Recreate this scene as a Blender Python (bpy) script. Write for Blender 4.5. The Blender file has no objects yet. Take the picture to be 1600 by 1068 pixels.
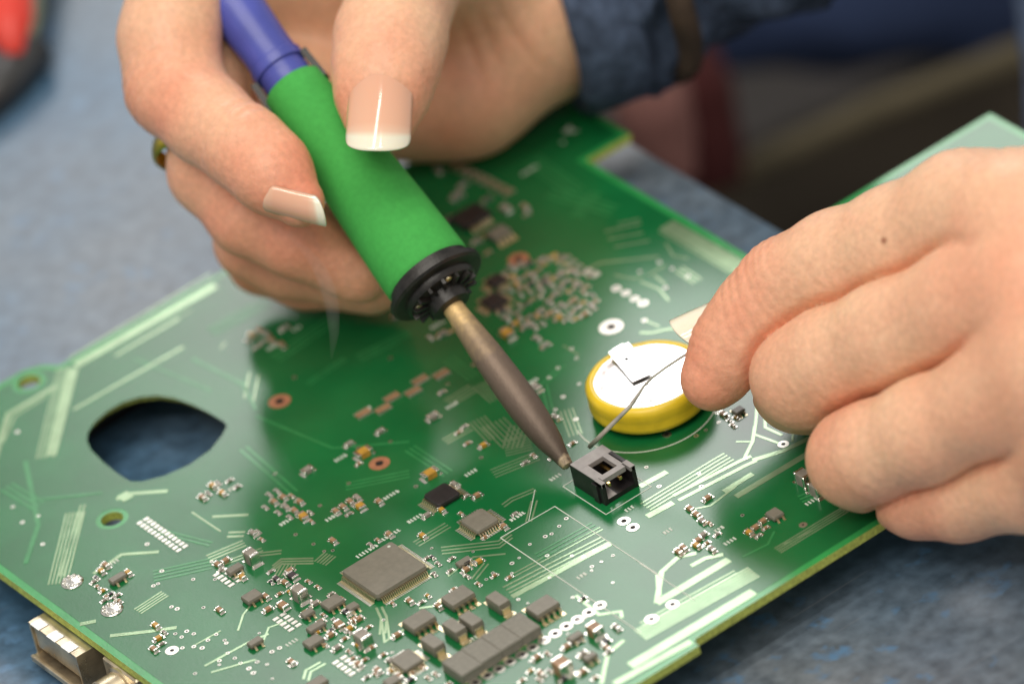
import bpy, math, random
import numpy as np
from mathutils import Vector, Matrix, noise
from mathutils.geometry import tessellate_polygon
random.seed(7); np.random.seed(7)
S = bpy.context.scene
C = S.collection
# 1 Blender unit = 1 mm
S.unit_settings.system = 'METRIC'; S.unit_settings.scale_length = 0.001
# ------------------------------------------------------------------ camera
FPX, AZ, EL, ROLL = 11368.2, -2.0791641, 0.6024566, -0.2312245
DIST = FPX / 9.3
_d = Vector((math.cos(EL)*math.cos(AZ), math.cos(EL)*math.sin(AZ), math.sin(EL)))
CAM = _d * DIST
FW = -_d
_r = FW.cross(Vector((0, 0, 1))).normalized(); _u = _r.cross(FW)
RT = _r*math.cos(ROLL) + _u*math.sin(ROLL)
UP = -_r*math.sin(ROLL) + _u*math.cos(ROLL)
cd = bpy.data.cameras.new('camera'); cam = bpy.data.objects.new('camera', cd); C.objects.link(cam)
cam.matrix_world = Matrix((( RT.x, UP.x, -FW.x, CAM.x), (RT.y, UP.y, -FW.y, CAM.y), (RT.z, UP.z, -FW.z, CAM.z), (0, 0, 0, 1)))
cd.sensor_width = 36; cd.lens = FPX/1600*36
cd.clip_start = 50; cd.clip_end = 9000
APERTURE = 27.0                                  # pupil diameter in mm
cd.dof.use_dof = True; cd.dof.focus_distance = DIST - 45
cd.dof.aperture_fstop = cd.lens*1e-3/APERTURE
cd.dof.aperture_blades = 7
S.camera = cam
S.view_settings.view_transform = 'Standard'; S.view_settings.look = 'None'
S.view_settings.exposure = 0.0; S.view_settings.gamma = 1
S.render.engine = 'CYCLES'
S.cycles.use_denoising = True
S.cycles.max_bounces = 8
# ------------------------------------------------------------------ light: a lit workroom
W = bpy.data.worlds.new('World'); S.world = W; W.use_nodes = True
W.node_tree.nodes['Background'].inputs[0].default_value = (1.0, 0.97, 0.93, 1)
W.node_tree.nodes['Background'].inputs[1].default_value = 0.52
def area(name, loc, target, sx, sy, rad, col):
    l = bpy.data.lights.new(name, 'AREA'); l.shape = 'RECTANGLE'; l.size = sx; l.size_y = sy
    l.energy = rad*math.pi*sx*sy; l.color = col
    o = bpy.data.objects.new(name, l); C.objects.link(o); o.location = loc
    o.rotation_euler = (Vector(target)-Vector(loc)).to_track_quat('-Z', 'Y').to_euler()
    return o
REF = Vector((-_d.x, -_d.y, _d.z))               # where a mirror lying on the board sends the view
area('window_light', (932, 1392, 1215), (0, -20, 0), 635, 620, 6.9, (1.0, 0.98, 0.97))
for k, dy in enumerate((-170, 170)):             # a pair of ceiling tubes
    area('ceiling_tube', Vector((-350, -250+dy, 1500)), (-350, -250+dy, 0), 1250, 90, 19.0, (1.0, 0.93, 0.83))
area('ceiling_tube', Vector((-900, -900, 1500)), (0, 0, 0), 1250, 120, 19.5, (1.0, 0.93, 0.83))

def P(px, py, h=0.0):
    """point at height h above the board's face seen at this place of the photograph"""
    d = FW + RT*((px-800)/FPX) - UP*((py-534)/FPX)
    return CAM + d*((h-CAM.z)/d.z)
def PD(px, py, far):
    """point the given number of mm beyond (+) the board's middle, measured along the view"""
    d = FW + RT*((px-800)/FPX) - UP*((py-534)/FPX)
    return CAM + d*(DIST+far)

# ------------------------------------------------------------------ materials
def nodes(m): return m.node_tree.nodes, m.node_tree.links
MATS = {}
def mat(name, col, rough=.5, metal=0., spec=.5, var=0., vscale=.5, bump=0., bscale=3., col2=None, rvar=0., **kw):
    m = bpy.data.materials.new(name); m.use_nodes = True
    N, L = nodes(m); b = N['Principled BSDF']
    b.inputs['Base Color'].default_value = (*col, 1); b.inputs['Roughness'].default_value = rough
    b.inputs['Metallic'].default_value = metal; b.inputs['Specular IOR Level'].default_value = spec
    tc = N.new('ShaderNodeTexCoord')
    if var or col2:
        n = N.new('ShaderNodeTexNoise'); n.inputs['Scale'].default_value = vscale; n.inputs['Detail'].default_value = 6
        L.new(tc.outputs['Object'], n.inputs['Vector'])
        r = N.new('ShaderNodeValToRGB'); r.color_ramp.elements[0].position = .3; r.color_ramp.elements[1].position = .7
        c2 = col2 or tuple(min(1, c*(1+var)) for c in col)
        c1 = col if col2 else tuple(c*(1-var) for c in col)
        r.color_ramp.elements[0].color = (*c1, 1); r.color_ramp.elements[1].color = (*c2, 1)
        L.new(n.outputs['Fac'], r.inputs['Fac']); L.new(r.outputs['Color'], b.inputs['Base Color'])
        if rvar:
            mr = N.new('ShaderNodeMapRange'); mr.inputs['To Min'].default_value = max(.02, rough-rvar); mr.inputs['To Max'].default_value = rough+rvar
            L.new(n.outputs['Fac'], mr.inputs['Value']); L.new(mr.outputs['Result'], b.inputs['Roughness'])
    if bump:
        n2 = N.new('ShaderNodeTexNoise'); n2.inputs['Scale'].default_value = bscale; n2.inputs['Detail'].default_value = 4
        L.new(tc.outputs['Object'], n2.inputs['Vector'])
        bp = N.new('ShaderNodeBump'); bp.inputs['Strength'].default_value = bump; bp.inputs['Distance'].default_value = .1
        L.new(n2.outputs['Fac'], bp.inputs['Height']); L.new(bp.outputs['Normal'], b.inputs['Normal'])
    for k, v in kw.items(): b.inputs[k.replace('_', ' ')].default_value = v
    MATS[name] = m
    return m
mat('mask', (.006, .135, .036), .22, 0, .5, var=.18, vscale=.06, bump=.10, bscale=2.2)
mat('mask_edge', (.03, .30, .075), .2, 0, .5, var=.15, vscale=.15, bump=.1, bscale=2.)
mat('fr4', (.42, .48, .10), .6, 0, .4, var=.3, vscale=1.5)
mat('trace', (.24, .36, .20), .16, .38, .6, var=.12, vscale=.4, bump=.12, bscale=3)
mat('trace_dim', (.03, .23, .07), .2, .08, .5, var=.15, vscale=.4, bump=.1, bscale=3)
mat('silk', (.62, .66, .58), .55, var=.12, vscale=2)
mat('tin', (.80, .77, .70), .34, 1., var=.08, vscale=1.2, bump=.4, bscale=2.5)
mat('solder', (.82, .80, .74), .22, 1., var=.12, vscale=2., bump=.6, bscale=2.)
mat('copper_ring', (.50, .22, .12), .45, .35, var=.2, vscale=1.)
mat('hole_dark', (.012, .008, .006), .7)
mat('gold', (.86, .60, .22), .25, 1.)
mat('lead', (.86, .74, .50), .28, 1., var=.1, vscale=2.)
mat('chip', (.195, .18, .142), .40, 0, .5, var=.10, vscale=.9, bump=.12, bscale=9.)
mat('chip_dark', (.022, .019, .020), .40, 0, .5, var=.3, vscale=1., bump=.2, bscale=8.)
mat('inductor', (.20, .19, .155), .48, .1, .5, var=.14, vscale=1.5, bump=.18, bscale=10.)
mat('chip_tan', (.34, .20, .105), .45, 0, .5, var=.25, vscale=.8)
mat('chip_grey', (.28, .25, .21), .45, 0, .5, var=.2, vscale=.8)
mat('chip_amber', (.50, .27, .04), .4, 0, .5, var=.25, vscale=.8)
mat('resistor', (.05, .042, .045), .35, 0, .5, var=.2, vscale=.8)
mat('plastic_black', (.014, .012, .013), .38, 0, .5, var=.3, vscale=.6, bump=.1, bscale=5)
mat('plastic_grey', (.30, .28, .27), .5, 0, .5, var=.12, vscale=.8, bump=.1, bscale=5)
mat('cell_wrap', (.80, .56, .025), .30, 0, .5, var=.12, vscale=.25, bump=.25, bscale=.6, rvar=.06)
mat('cell_steel', (.80, .80, .79), .24, 1., var=.12, vscale=.5, bump=.8, bscale=.35, rvar=.1)
mat('iron_grip', (.06, .40, .075), .8, 0, .3, var=.07, vscale=1.1, bump=.6, bscale=4.)
mat('iron_blue', (.07, .09, .40), .33, 0, .5, var=.15, vscale=.15, bump=.1, bscale=2.)
mat('iron_black', (.016, .014, .012), .40, 0, .5, var=.6, vscale=.5, bump=.5, bscale=2.)
mat('iron_brass', (.72, .50, .20), .30, 1., var=.25, vscale=.5)
mat('iron_oxide', (.20, .125, .085), .48, .55, .5, var=.4, vscale=.35, bump=.35, bscale=2.5, rvar=.12)
mat('wire', (.55, .50, .43), .35, .4, var=.3, vscale=.4)
mat('red_handle', (.75, .05, .03), .4, var=.1, vscale=.1)
mat('grey_handle', (.16, .19, .13), .45, var=.15, vscale=.1)
mat('shell', (.66, .56, .40), .30, .85, var=.35, vscale=.25, rvar=.1)
mat('plier_steel', (.09, .09, .09), .4, .8)
def nail_mat():
    m = mat('nail', (.84, .54, .38), .10, 0, .5, Coat_Weight=.6, Coat_Roughness=.05, Subsurface_Weight=.25, Subsurface_Radius=(2., 1., .6), Subsurface_Scale=.5)
    N, L = nodes(m); b = N['Principled BSDF']; a = N.new('ShaderNodeAttribute'); a.attribute_name = 'free_edge'
    r = N.new('ShaderNodeValToRGB'); e = r.color_ramp.elements
    e[0].position = 0; e[0].color = (.82, .50, .34, 1); e[1].position = .52; e[1].color = (.90, .84, .67, 1)
    for p, c in ((.10, (.80, .42, .28, 1)), (.42, (.82, .46, .31, 1)), (.48, (.85, .56, .40, 1))): q = e.new(p); q.color = c
    L.new(a.outputs['Fac'], r.inputs['Fac']); L.new(r.outputs['Color'], b.inputs['Base Color'])
nail_mat()
mat('ring_gold', (.62, .47, .06), .3, 1., var=.3, vscale=.5)
mat('denim', (.058, .082, .135), .88, 0, .2, var=.45, vscale=.35, bump=1., bscale=1.4)
mat('shirt', (.022, .036, .085), .85, 0, .2, var=.35, vscale=.02, bump=.6, bscale=.6)
mat('trousers', (.026, .021, .015), .9, 0, .2, var=.3, vscale=.03, bump=.6, bscale=.5)
mat('lit_fold_tone', (.085, .072, .045), .9, 0, .2, var=.2, vscale=.05)  # lighter tone for the lit crest of the lap's fold
mat('fold_shade', (.045, .028, .018), .8, var=.5, vscale=.15, bump=.6, bscale=1.)  # dark tone for the shading in the sleeve's fold
mat('dusky', (.21, .10, .088), .9, 0, .2, var=.15, vscale=.08)  # skin tone darkened to stand in for shade under the sleeve
mat('maroon', (.05, .012, .012), .9, 0, .2)  # the deeper shade behind that skin, put into the colour
mat('floor', (.020, .015, .012), .7, var=.4, vscale=.01)

def skin_mat(name, base, flush):
    m = bpy.data.materials.new(name); m.use_nodes = True
    N, L = nodes(m); b = N['Principled BSDF']
    tc = N.new('ShaderNodeTexCoord')
    at = N.new('ShaderNodeAttribute'); at.attribute_name = 'flush'
    n1 = N.new('ShaderNodeTexNoise'); n1.inputs['Scale'].default_value = .11; n1.inputs['Detail'].default_value = 5
    L.new(tc.outputs['Object'], n1.inputs['Vector'])
    ad = N.new('ShaderNodeMath'); ad.operation = 'MULTIPLY_ADD'; ad.inputs[1].default_value = .85; L.new(n1.outputs['Fac'], ad.inputs[0]); 
    sub = N.new('ShaderNodeMath'); sub.operation = 'SUBTRACT'; sub.inputs[1].default_value = .34
    L.new(at.outputs['Fac'], sub.inputs[0]); L.new(sub.outputs[0], ad.inputs[2]); ad.use_clamp = True
    mx = N.new('ShaderNodeMix'); mx.data_type = 'RGBA'
    mx.inputs[6].default_value = (*base, 1); mx.inputs[7].default_value = (*flush, 1)
    L.new(ad.outputs[0], mx.inputs[0])
    # freckle-fine mottling
    n2 = N.new('ShaderNodeTexNoise'); n2.inputs['Scale'].default_value = .9; n2.inputs['Detail'].default_value = 6
    L.new(tc.outputs['Object'], n2.inputs['Vector'])
    mr = N.new('ShaderNodeMapRange'); mr.inputs['From Min'].default_value = .3; mr.inputs['From Max'].default_value = .7
    mr.inputs['To Min'].default_value = .90; mr.inputs['To Max'].default_value = 1.07; L.new(n2.outputs['Fac'], mr.inputs['Value'])
    mu = N.new('ShaderNodeMix'); mu.data_type = 'RGBA'; mu.blend_type = 'MULTIPLY'; mu.inputs[0].default_value = 1
    L.new(mx.outputs[2], mu.inputs[6]); L.new(mr.outputs['Result'], mu.inputs[7])
    am = N.new('ShaderNodeAttribute'); am.attribute_name = 'mole'
    mm = N.new('ShaderNodeMix'); mm.data_type = 'RGBA'; L.new(am.outputs['Fac'], mm.inputs[0]); L.new(mu.outputs[2], mm.inputs[6]); mm.inputs[7].default_value = (.30, .10, .05, 1)
    L.new(mm.outputs[2], b.inputs['Base Color'])
    b.inputs['Roughness'].default_value = .41; b.inputs['Specular IOR Level'].default_value = .42
    b.inputs['Subsurface Weight'].default_value = .30; b.inputs['Subsurface Radius'].default_value = (3.2, 1.2, .6); b.inputs['Subsurface Scale'].default_value = .8
    v = N.new('ShaderNodeTexVoronoi'); v.inputs['Scale'].default_value = 1.5; v.feature = 'DISTANCE_TO_EDGE'
    L.new(tc.outputs['Object'], v.inputs['Vector'])
    n3 = N.new('ShaderNodeTexNoise'); n3.inputs['Scale'].default_value = .7; n3.inputs['Detail'].default_value = 7
    L.new(tc.outputs['Object'], n3.inputs['Vector'])
    b1 = N.new('ShaderNodeBump'); b1.inputs['Strength'].default_value = .22; b1.inputs['Distance'].default_value = .15; L.new(v.outputs['Distance'], b1.inputs['Height'])
    b2 = N.new('ShaderNodeBump'); b2.inputs['Strength'].default_value = .5; b2.inputs['Distance'].default_value = .45; L.new(n3.outputs['Fac'], b2.inputs['Height'])
    L.new(b1.outputs['Normal'], b2.inputs['Normal']); L.new(b2.outputs['Normal'], b.inputs['Normal'])
    MATS[name] = m
skin_mat('skin', (.84, .53, .34), (.80, .31, .19))

def mat_mat():
    m = mat('mat_blue', (.10, .155, .235), .36, 0, .8, bump=.35, bscale=.9)
    N, L = nodes(m); b = N['Principled BSDF']; tc = N['Texture Coordinate']
    def nz(s, d): 
        n = N.new('ShaderNodeTexNoise'); n.inputs['Scale'].default_value = s; n.inputs['Detail'].default_value = d; L.new(tc.outputs['Object'], n.inputs['Vector']); return n
    a, f, sp = nz(.012, 5), nz(.35, 8), nz(.22, 3)
    r = N.new('ShaderNodeValToRGB'); e = r.color_ramp.elements
    e[0].position = .32; e[0].color = (.145, .172, .20, 1); e[1].position = .68; e[1].color = (.050, .140, .255, 1); L.new(a.outputs['Fac'], r.inputs['Fac'])
    r2 = N.new('ShaderNodeValToRGB'); e = r2.color_ramp.elements
    e[0].position = .28; e[0].color = (.62, .62, .62, 1); e[1].position = .72; e[1].color = (1.3, 1.28, 1.25, 1); L.new(f.outputs['Fac'], r2.inputs['Fac'])
    mu = N.new('ShaderNodeMix'); mu.data_type = 'RGBA'; mu.blend_type = 'MULTIPLY'; mu.inputs[0].default_value = 1
    L.new(r.outputs['Color'], mu.inputs[6]); L.new(r2.outputs['Color'], mu.inputs[7])
    r3 = N.new('ShaderNodeValToRGB'); e = r3.color_ramp.elements          # paint specks and stains
    e[0].position = .61; e[0].color = (0, 0, 0, 1); e[1].position = .72; e[1].color = (.9, .9, .9, 1); L.new(sp.outputs['Fac'], r3.inputs['Fac'])
    mx = N.new('ShaderNodeMix'); mx.data_type = 'RGBA'; L.new(r3.outputs['Color'], mx.inputs[0])
    L.new(mu.outputs[2], mx.inputs[6]); mx.inputs[7].default_value = (.10, .21, .36, 1)
    mp = N.new('ShaderNodeMapping'); mp.inputs['Scale'].default_value = (.02, 1.1, 1); mp.inputs['Rotation'].default_value = (0, 0, .9); L.new(tc.outputs['Object'], mp.inputs['Vector'])
    w = N.new('ShaderNodeTexNoise'); w.inputs['Scale'].default_value = 1.; w.inputs['Detail'].default_value = 3; L.new(mp.outputs['Vector'], w.inputs['Vector'])
    r4 = N.new('ShaderNodeValToRGB'); e = r4.color_ramp.elements           # fine scratches
    e[0].position = .66; e[0].color = (0, 0, 0, 1); e[1].position = .74; e[1].color = (.4, .4, .4, 1); L.new(w.outputs['Fac'], r4.inputs['Fac'])
    m2 = N.new('ShaderNodeMix'); m2.data_type = 'RGBA'; L.new(r4.outputs['Color'], m2.inputs[0]); L.new(mx.outputs[2], m2.inputs[6]); m2.inputs[7].default_value = (.30, .31, .33, 1)
    L.new(m2.outputs[2], b.inputs['Base Color'])
mat_mat()
M = MATS

# ------------------------------------------------------------------ mesh helpers
class MB:
    def __init__(s): s.v, s.f, s.m = [], [], []
    def add(s, vs, fs, mi=0):
        o = len(s.v); s.v += [tuple(v) for v in vs]; s.f += [tuple(i+o for i in f) for f in fs]; s.m += [mi]*len(fs)
        return s
    def box(s, x0, x1, y0, y1, z0, z1, mi=0, bev=0.):
        b = min(bev, (x1-x0)/3, (y1-y0)/3, (z1-z0)/3)
        if b <= 0:
            vs = [(x, y, z) for z in (z0, z1) for x, y in ((x0, y0), (x1, y0), (x1, y1), (x0, y1))]
            return s.add(vs, [(3, 2, 1, 0), (4, 5, 6, 7), (0, 1, 5, 4), (1, 2, 6, 5), (2, 3, 7, 6), (3, 0, 4, 7)], mi)
        def ring(i, z): return [(x0+i, y0+b+0, z), (x0+b, y0+i, z), (x1-b, y0+i, z), (x1-i, y0+b, z), (x1-i, y1-b, z), (x1-b, y1-i, z), (x0+b, y1-i, z), (x0+i, y1-b, z)]
        def topring(z): return [(x0+b, y0+b*1.5, z), (x0+b*1.5, y0+b, z), (x1-b*1.5, y0+b, z), (x1-b, y0+b*1.5, z), (x1-b, y1-b*1.5, z), (x1-b*1.5, y1-b, z), (x0+b*1.5, y1-b, z), (x0+b, y1-b*1.5, z)]
        vs = ring(0, z0)+ring(0, z1-b)+topring(z1)
        fs = [tuple(range(7, -1, -1)), tuple(range(16, 24))]
        for k in range(8):
            j = (k+1) % 8; fs += [(k, j, 8+j, 8+k), (8+k, 8+j, 16+j, 16+k)]
        return s.add(vs, fs, mi)
    def frustum(s, b4, t4, mi=0):
        return s.add(list(b4)+list(t4), [(3, 2, 1, 0), (4, 5, 6, 7), (0, 1, 5, 4), (1, 2, 6, 5), (2, 3, 7, 6), (3, 0, 4, 7)], mi)
    def lathe(s, prof, n=32, origin=(0, 0, 0), axis=(0, 0, 1), mi=0, cap=True, mis=None):
        a = Vector(axis).normalized(); t = a.orthogonal().normalized(); b = a.cross(t); O = Vector(origin)
        vs = []
        for r, z in prof:
            for k in range(n):
                g = 2*math.pi*k/n; vs.append(O+a*z+t*(r*math.cos(g))+b*(r*math.sin(g)))
        base = len(s.v); s.v += [tuple(v) for v in vs]
        for i in range(len(prof)-1):
            for k in range(n):
                j = (k+1) % n
                s.f.append((base+i*n+k, base+i*n+j, base+(i+1)*n+j, base+(i+1)*n+k)); s.m.append(mis[i] if mis else mi)
        if cap:
            s.f.append(tuple(base+k for k in range(n-1, -1, -1))); s.m.append(mis[0] if mis else mi)
            s.f.append(tuple(base+(len(prof)-1)*n+k for k in range(n))); s.m.append(mis[-1] if mis else mi)
        return s
    def tube(s, pts, rad, n=12, mi=0):
        pts = [Vector(p) for p in pts]; m = len(pts); rs = rad if isinstance(rad, (list, tuple)) else [rad]*m
        up = None; base = len(s.v)
        for i, p in enumerate(pts):
            d = (pts[min(i+1, m-1)]-pts[max(i-1, 0)]).normalized()
            if up is None: up = d.orthogonal().normalized()
            up = (up-d*up.dot(d)).normalized(); w = d.cross(up)
            for k in range(n):
                g = 2*math.pi*k/n; s.v.append(tuple(p+up*(rs[i]*math.cos(g))+w*(rs[i]*math.sin(g))))
        for i in range(m-1):
            for k in range(n):
                j = (k+1) % n; s.f.append((base+i*n+k, base+i*n+j, base+(i+1)*n+j, base+(i+1)*n+k)); s.m.append(mi)
        s.f.append(tuple(base+k for k in range(n-1, -1, -1))); s.m.append(mi)
        s.f.append(tuple(base+(m-1)*n+k for k in range(n))); s.m.append(mi)
        return s
    def strip(s, pts, w, z0, z1, mi=0):
        """a flat ribbon w wide laid along pts (board x, y)"""
        pts = [Vector((p[0], p[1])) for p in pts]; n = len(pts); L, R = [], []
        for i, p in enumerate(pts):
            a = (p-pts[i-1]).normalized() if i else None; b = (pts[i+1]-p).normalized() if i < n-1 else None
            d = ((a or b)+(b or a)); d = d.normalized() if d.length > 1e-6 else (a or b)
            q = Vector((-d.y, d.x)); sc = 1/max(.5, q.dot(Vector((-(a or b).y, (a or b).x))))
            L.append(p+q*(w/2*sc)); R.append(p-q*(w/2*sc))
        vs = [(v.x, v.y, z1) for v in L]+[(v.x, v.y, z1) for v in R]+[(v.x, v.y, z0) for v in L]+[(v.x, v.y, z0) for v in R]
        fs = []
        for i in range(n-1):
            fs += [(n+i, n+i+1, i+1, i), (i, i+1, 2*n+i+1, 2*n+i), (n+i+1, n+i, 3*n+i, 3*n+i+1)]
        fs += [(0, 2*n, 3*n, n), (n-1, 2*n-1, 4*n-1, 3*n-1)]
        return s.add(vs, fs, mi)
    def disc(s, x, y, r, z0, z1, r0=0., n=20, mi=0, sx=1., sy=1.):
        """annulus (or disc when r0 = 0) with a rim"""
        c = [(math.cos(2*math.pi*k/n), math.sin(2*math.pi*k/n)) for k in range(n)]
        vs = [(x+r*a*sx, y+r*b*sy, z1) for a, b in c]+[(x+r*a*sx, y+r*b*sy, z0) for a, b in c]
        fs = []
        if r0:
            vs += [(x+r0*a, y+r0*b, z1) for a, b in c]
            for k in range(n): j = (k+1) % n; fs += [(2*n+k, k, j, 2*n+j)]
        else: fs.append(tuple(range(n)))
        for k in range(n): j = (k+1) % n; fs.append((k, n+k, n+j, j))
        return s.add(vs, fs, mi)
    def mesh(s, name, mats, smooth=False):
        me = bpy.data.meshes.new(name); me.from_pydata(s.v, [], s.f)
        for m in (mats if isinstance(mats, (list, tuple)) else [mats]): me.materials.append(M[m])
        me.polygons.foreach_set('material_index', s.m)
        if smooth: me.polygons.foreach_set('use_smooth', [True]*len(s.f))
        me.update(); return me
    def build(s, name, mats, parent=None, smooth=False, auto=None, kind=None, label=None):
        me = s.mesh(name, mats, smooth or auto is not None)
        if auto is not None: me.set_sharp_from_angle(angle=math.radians(auto))
        return link(name, me, parent, kind, label)
def link(name, me, parent=None, kind=None, label=None):
    o = bpy.data.objects.new(name, me); C.objects.link(o); o.parent = parent
    if kind: o['kind'] = kind
    if label: o['label'] = label
    return o
def thing(name, label, cat, loc=(0, 0, 0), group=None):
    o = bpy.data.objects.new(name, None); C.objects.link(o); o.location = loc; o.empty_display_size = 5
    o['label'] = label; o['category'] = cat
    if group: o['group'] = group
    return o
def tag(o, label, cat, group=None):
    o['label'] = label; o['category'] = cat
    if group: o['group'] = group
    return o

# ------------------------------------------------------------------ the setting
MATZ = -11.0
b = MB()      # the mat ends at the worker's side
b.add([(-700, -900, MATZ), (57.6, -900, MATZ), (57.6, 900, MATZ), (-700, 900, MATZ), (-700, -900, MATZ-4), (57.6, -900, MATZ-4), (57.6, 900, MATZ-4), (-700, 900, MATZ-4)],
      [(0, 1, 2, 3), (0, 4, 5, 1), (1, 5, 6, 2), (2, 6, 7, 3), (3, 7, 4, 0)])
o = b.build('work_mat', ['mat_blue']); o['kind'] = 'structure'; o['label'] = 'blue grey speckled bench mat under the circuit board'
b = MB().box(-2500, 2500, -2500, 2500, -640, -630)
o = b.build('floor', ['floor']); o['kind'] = 'structure'; o['label'] = 'dark floor below the bench'

# ------------------------------------------------------------------ circuit board
BOARD = thing('circuit_board', 'large green printed circuit board crowded with chips, lying on the blue mat', 'circuit board', (0, 0, MATZ))
BOARD.location = (0, 0, 0)
OUT = [(-94.3, -90.6), (-30.2, -90.6), (-30.2, -89.6), (-29.4, -88.8), (94.4, -88.8), (94.4, -13.4), (41.2, -13.4), (41.2, 33.2), (51.0, 33.2), (51.0, 58.4), (-54.6, 58.4), (-56.6, 61.0), (-59.5, 62.4), (-94.3, 62.4)]
HOLE = [(-64.5, 36.3), (-62.8, 38.4), (-60.2, 40.0), (-56.5, 41.0), (-53.5, 40.9), (-50.6, 39.8), (-48.0, 37.5), (-46.3, 34), (-45.4, 30), (-44.9, 26.0), (-44.7, 21.5), (-45.2, 19.6), (-47.5, 17.9), (-51.3, 16.0), (-56.2, 15.4), (-61.0, 16.3), (-64.6, 18.2), (-66.2, 20.2), (-66.4, 24), (-66.2, 28.5), (-65.6, 33.3)]
HOLE = [(-55.6+(x+55.6)*1.045, 28.2+(y-28.2)*1.045) for x, y in HOLE]
def circ(x, y, r, n=24): return [(x+r*math.cos(2*math.pi*k/n), y+r*math.sin(2*math.pi*k/n)) for k in range(n)]
HOLES = [HOLE, circ(-60.9, 58.5, 2.0), circ(-73.5, 14.1, 1.9)]
def slab(outer, holes, z0, z1, top=0, side=1):
    b = MB(); loops = [outer]+[h[::-1] for h in holes]
    tri = tessellate_polygon([[Vector((x, y, 0)) for x, y in l] for l in loops]); flat = [p for l in loops for p in l]
    n = len(flat); b.v = [(x, y, z1) for x, y in flat]+[(x, y, z0) for x, y in flat]
    for t in tri:
        p = [Vector(flat[i]) for i in t]
        if (p[1]-p[0]).cross(p[2]-p[0]) < 0: t = t[::-1]
        b.f += [tuple(t), tuple(i+n for i in reversed(t))]; b.m += [top, top]
    o = 0
    for l in loops:
        for k in range(len(l)):
            j = (k+1) % len(l); b.f.append((o+k, o+n+k, o+n+j, o+j)); b.m.append(side)
        o += len(l)
    return b
def inset(poly, d):
    r = []; n = len(poly)
    for i in range(n):
        p0, p, p1 = Vector(poly[i-1]), Vector(poly[i]), Vector(poly[(i+1) % n])
        a, c = (p-p0).normalized(), (p1-p).normalized(); na, nc = Vector((-a.y, a.x)), Vector((-c.y, c.x))
        m = na+nc; m = m/max(.35, m.dot(na)); q = p+m*d; r.append((q.x, q.y))
    return r
slab(OUT, HOLES, -1.6, 0, 0, 1).build('board_panel', ['mask_edge', 'fr4'], BOARD)
gp = slab(inset(OUT, 1.3), [inset(HOLE, -1.2), circ(-60.9, 58.5, 3.0), circ(-73.5, 14.1, 2.8)], .004, .035, 0, 0)
gp.build('ground_plane', ['mask'], BOARD)
Z0, ZT, ZS, ZP = .036, .075, .085, .10     # plane top, trace top, silkscreen top, pad top

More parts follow.
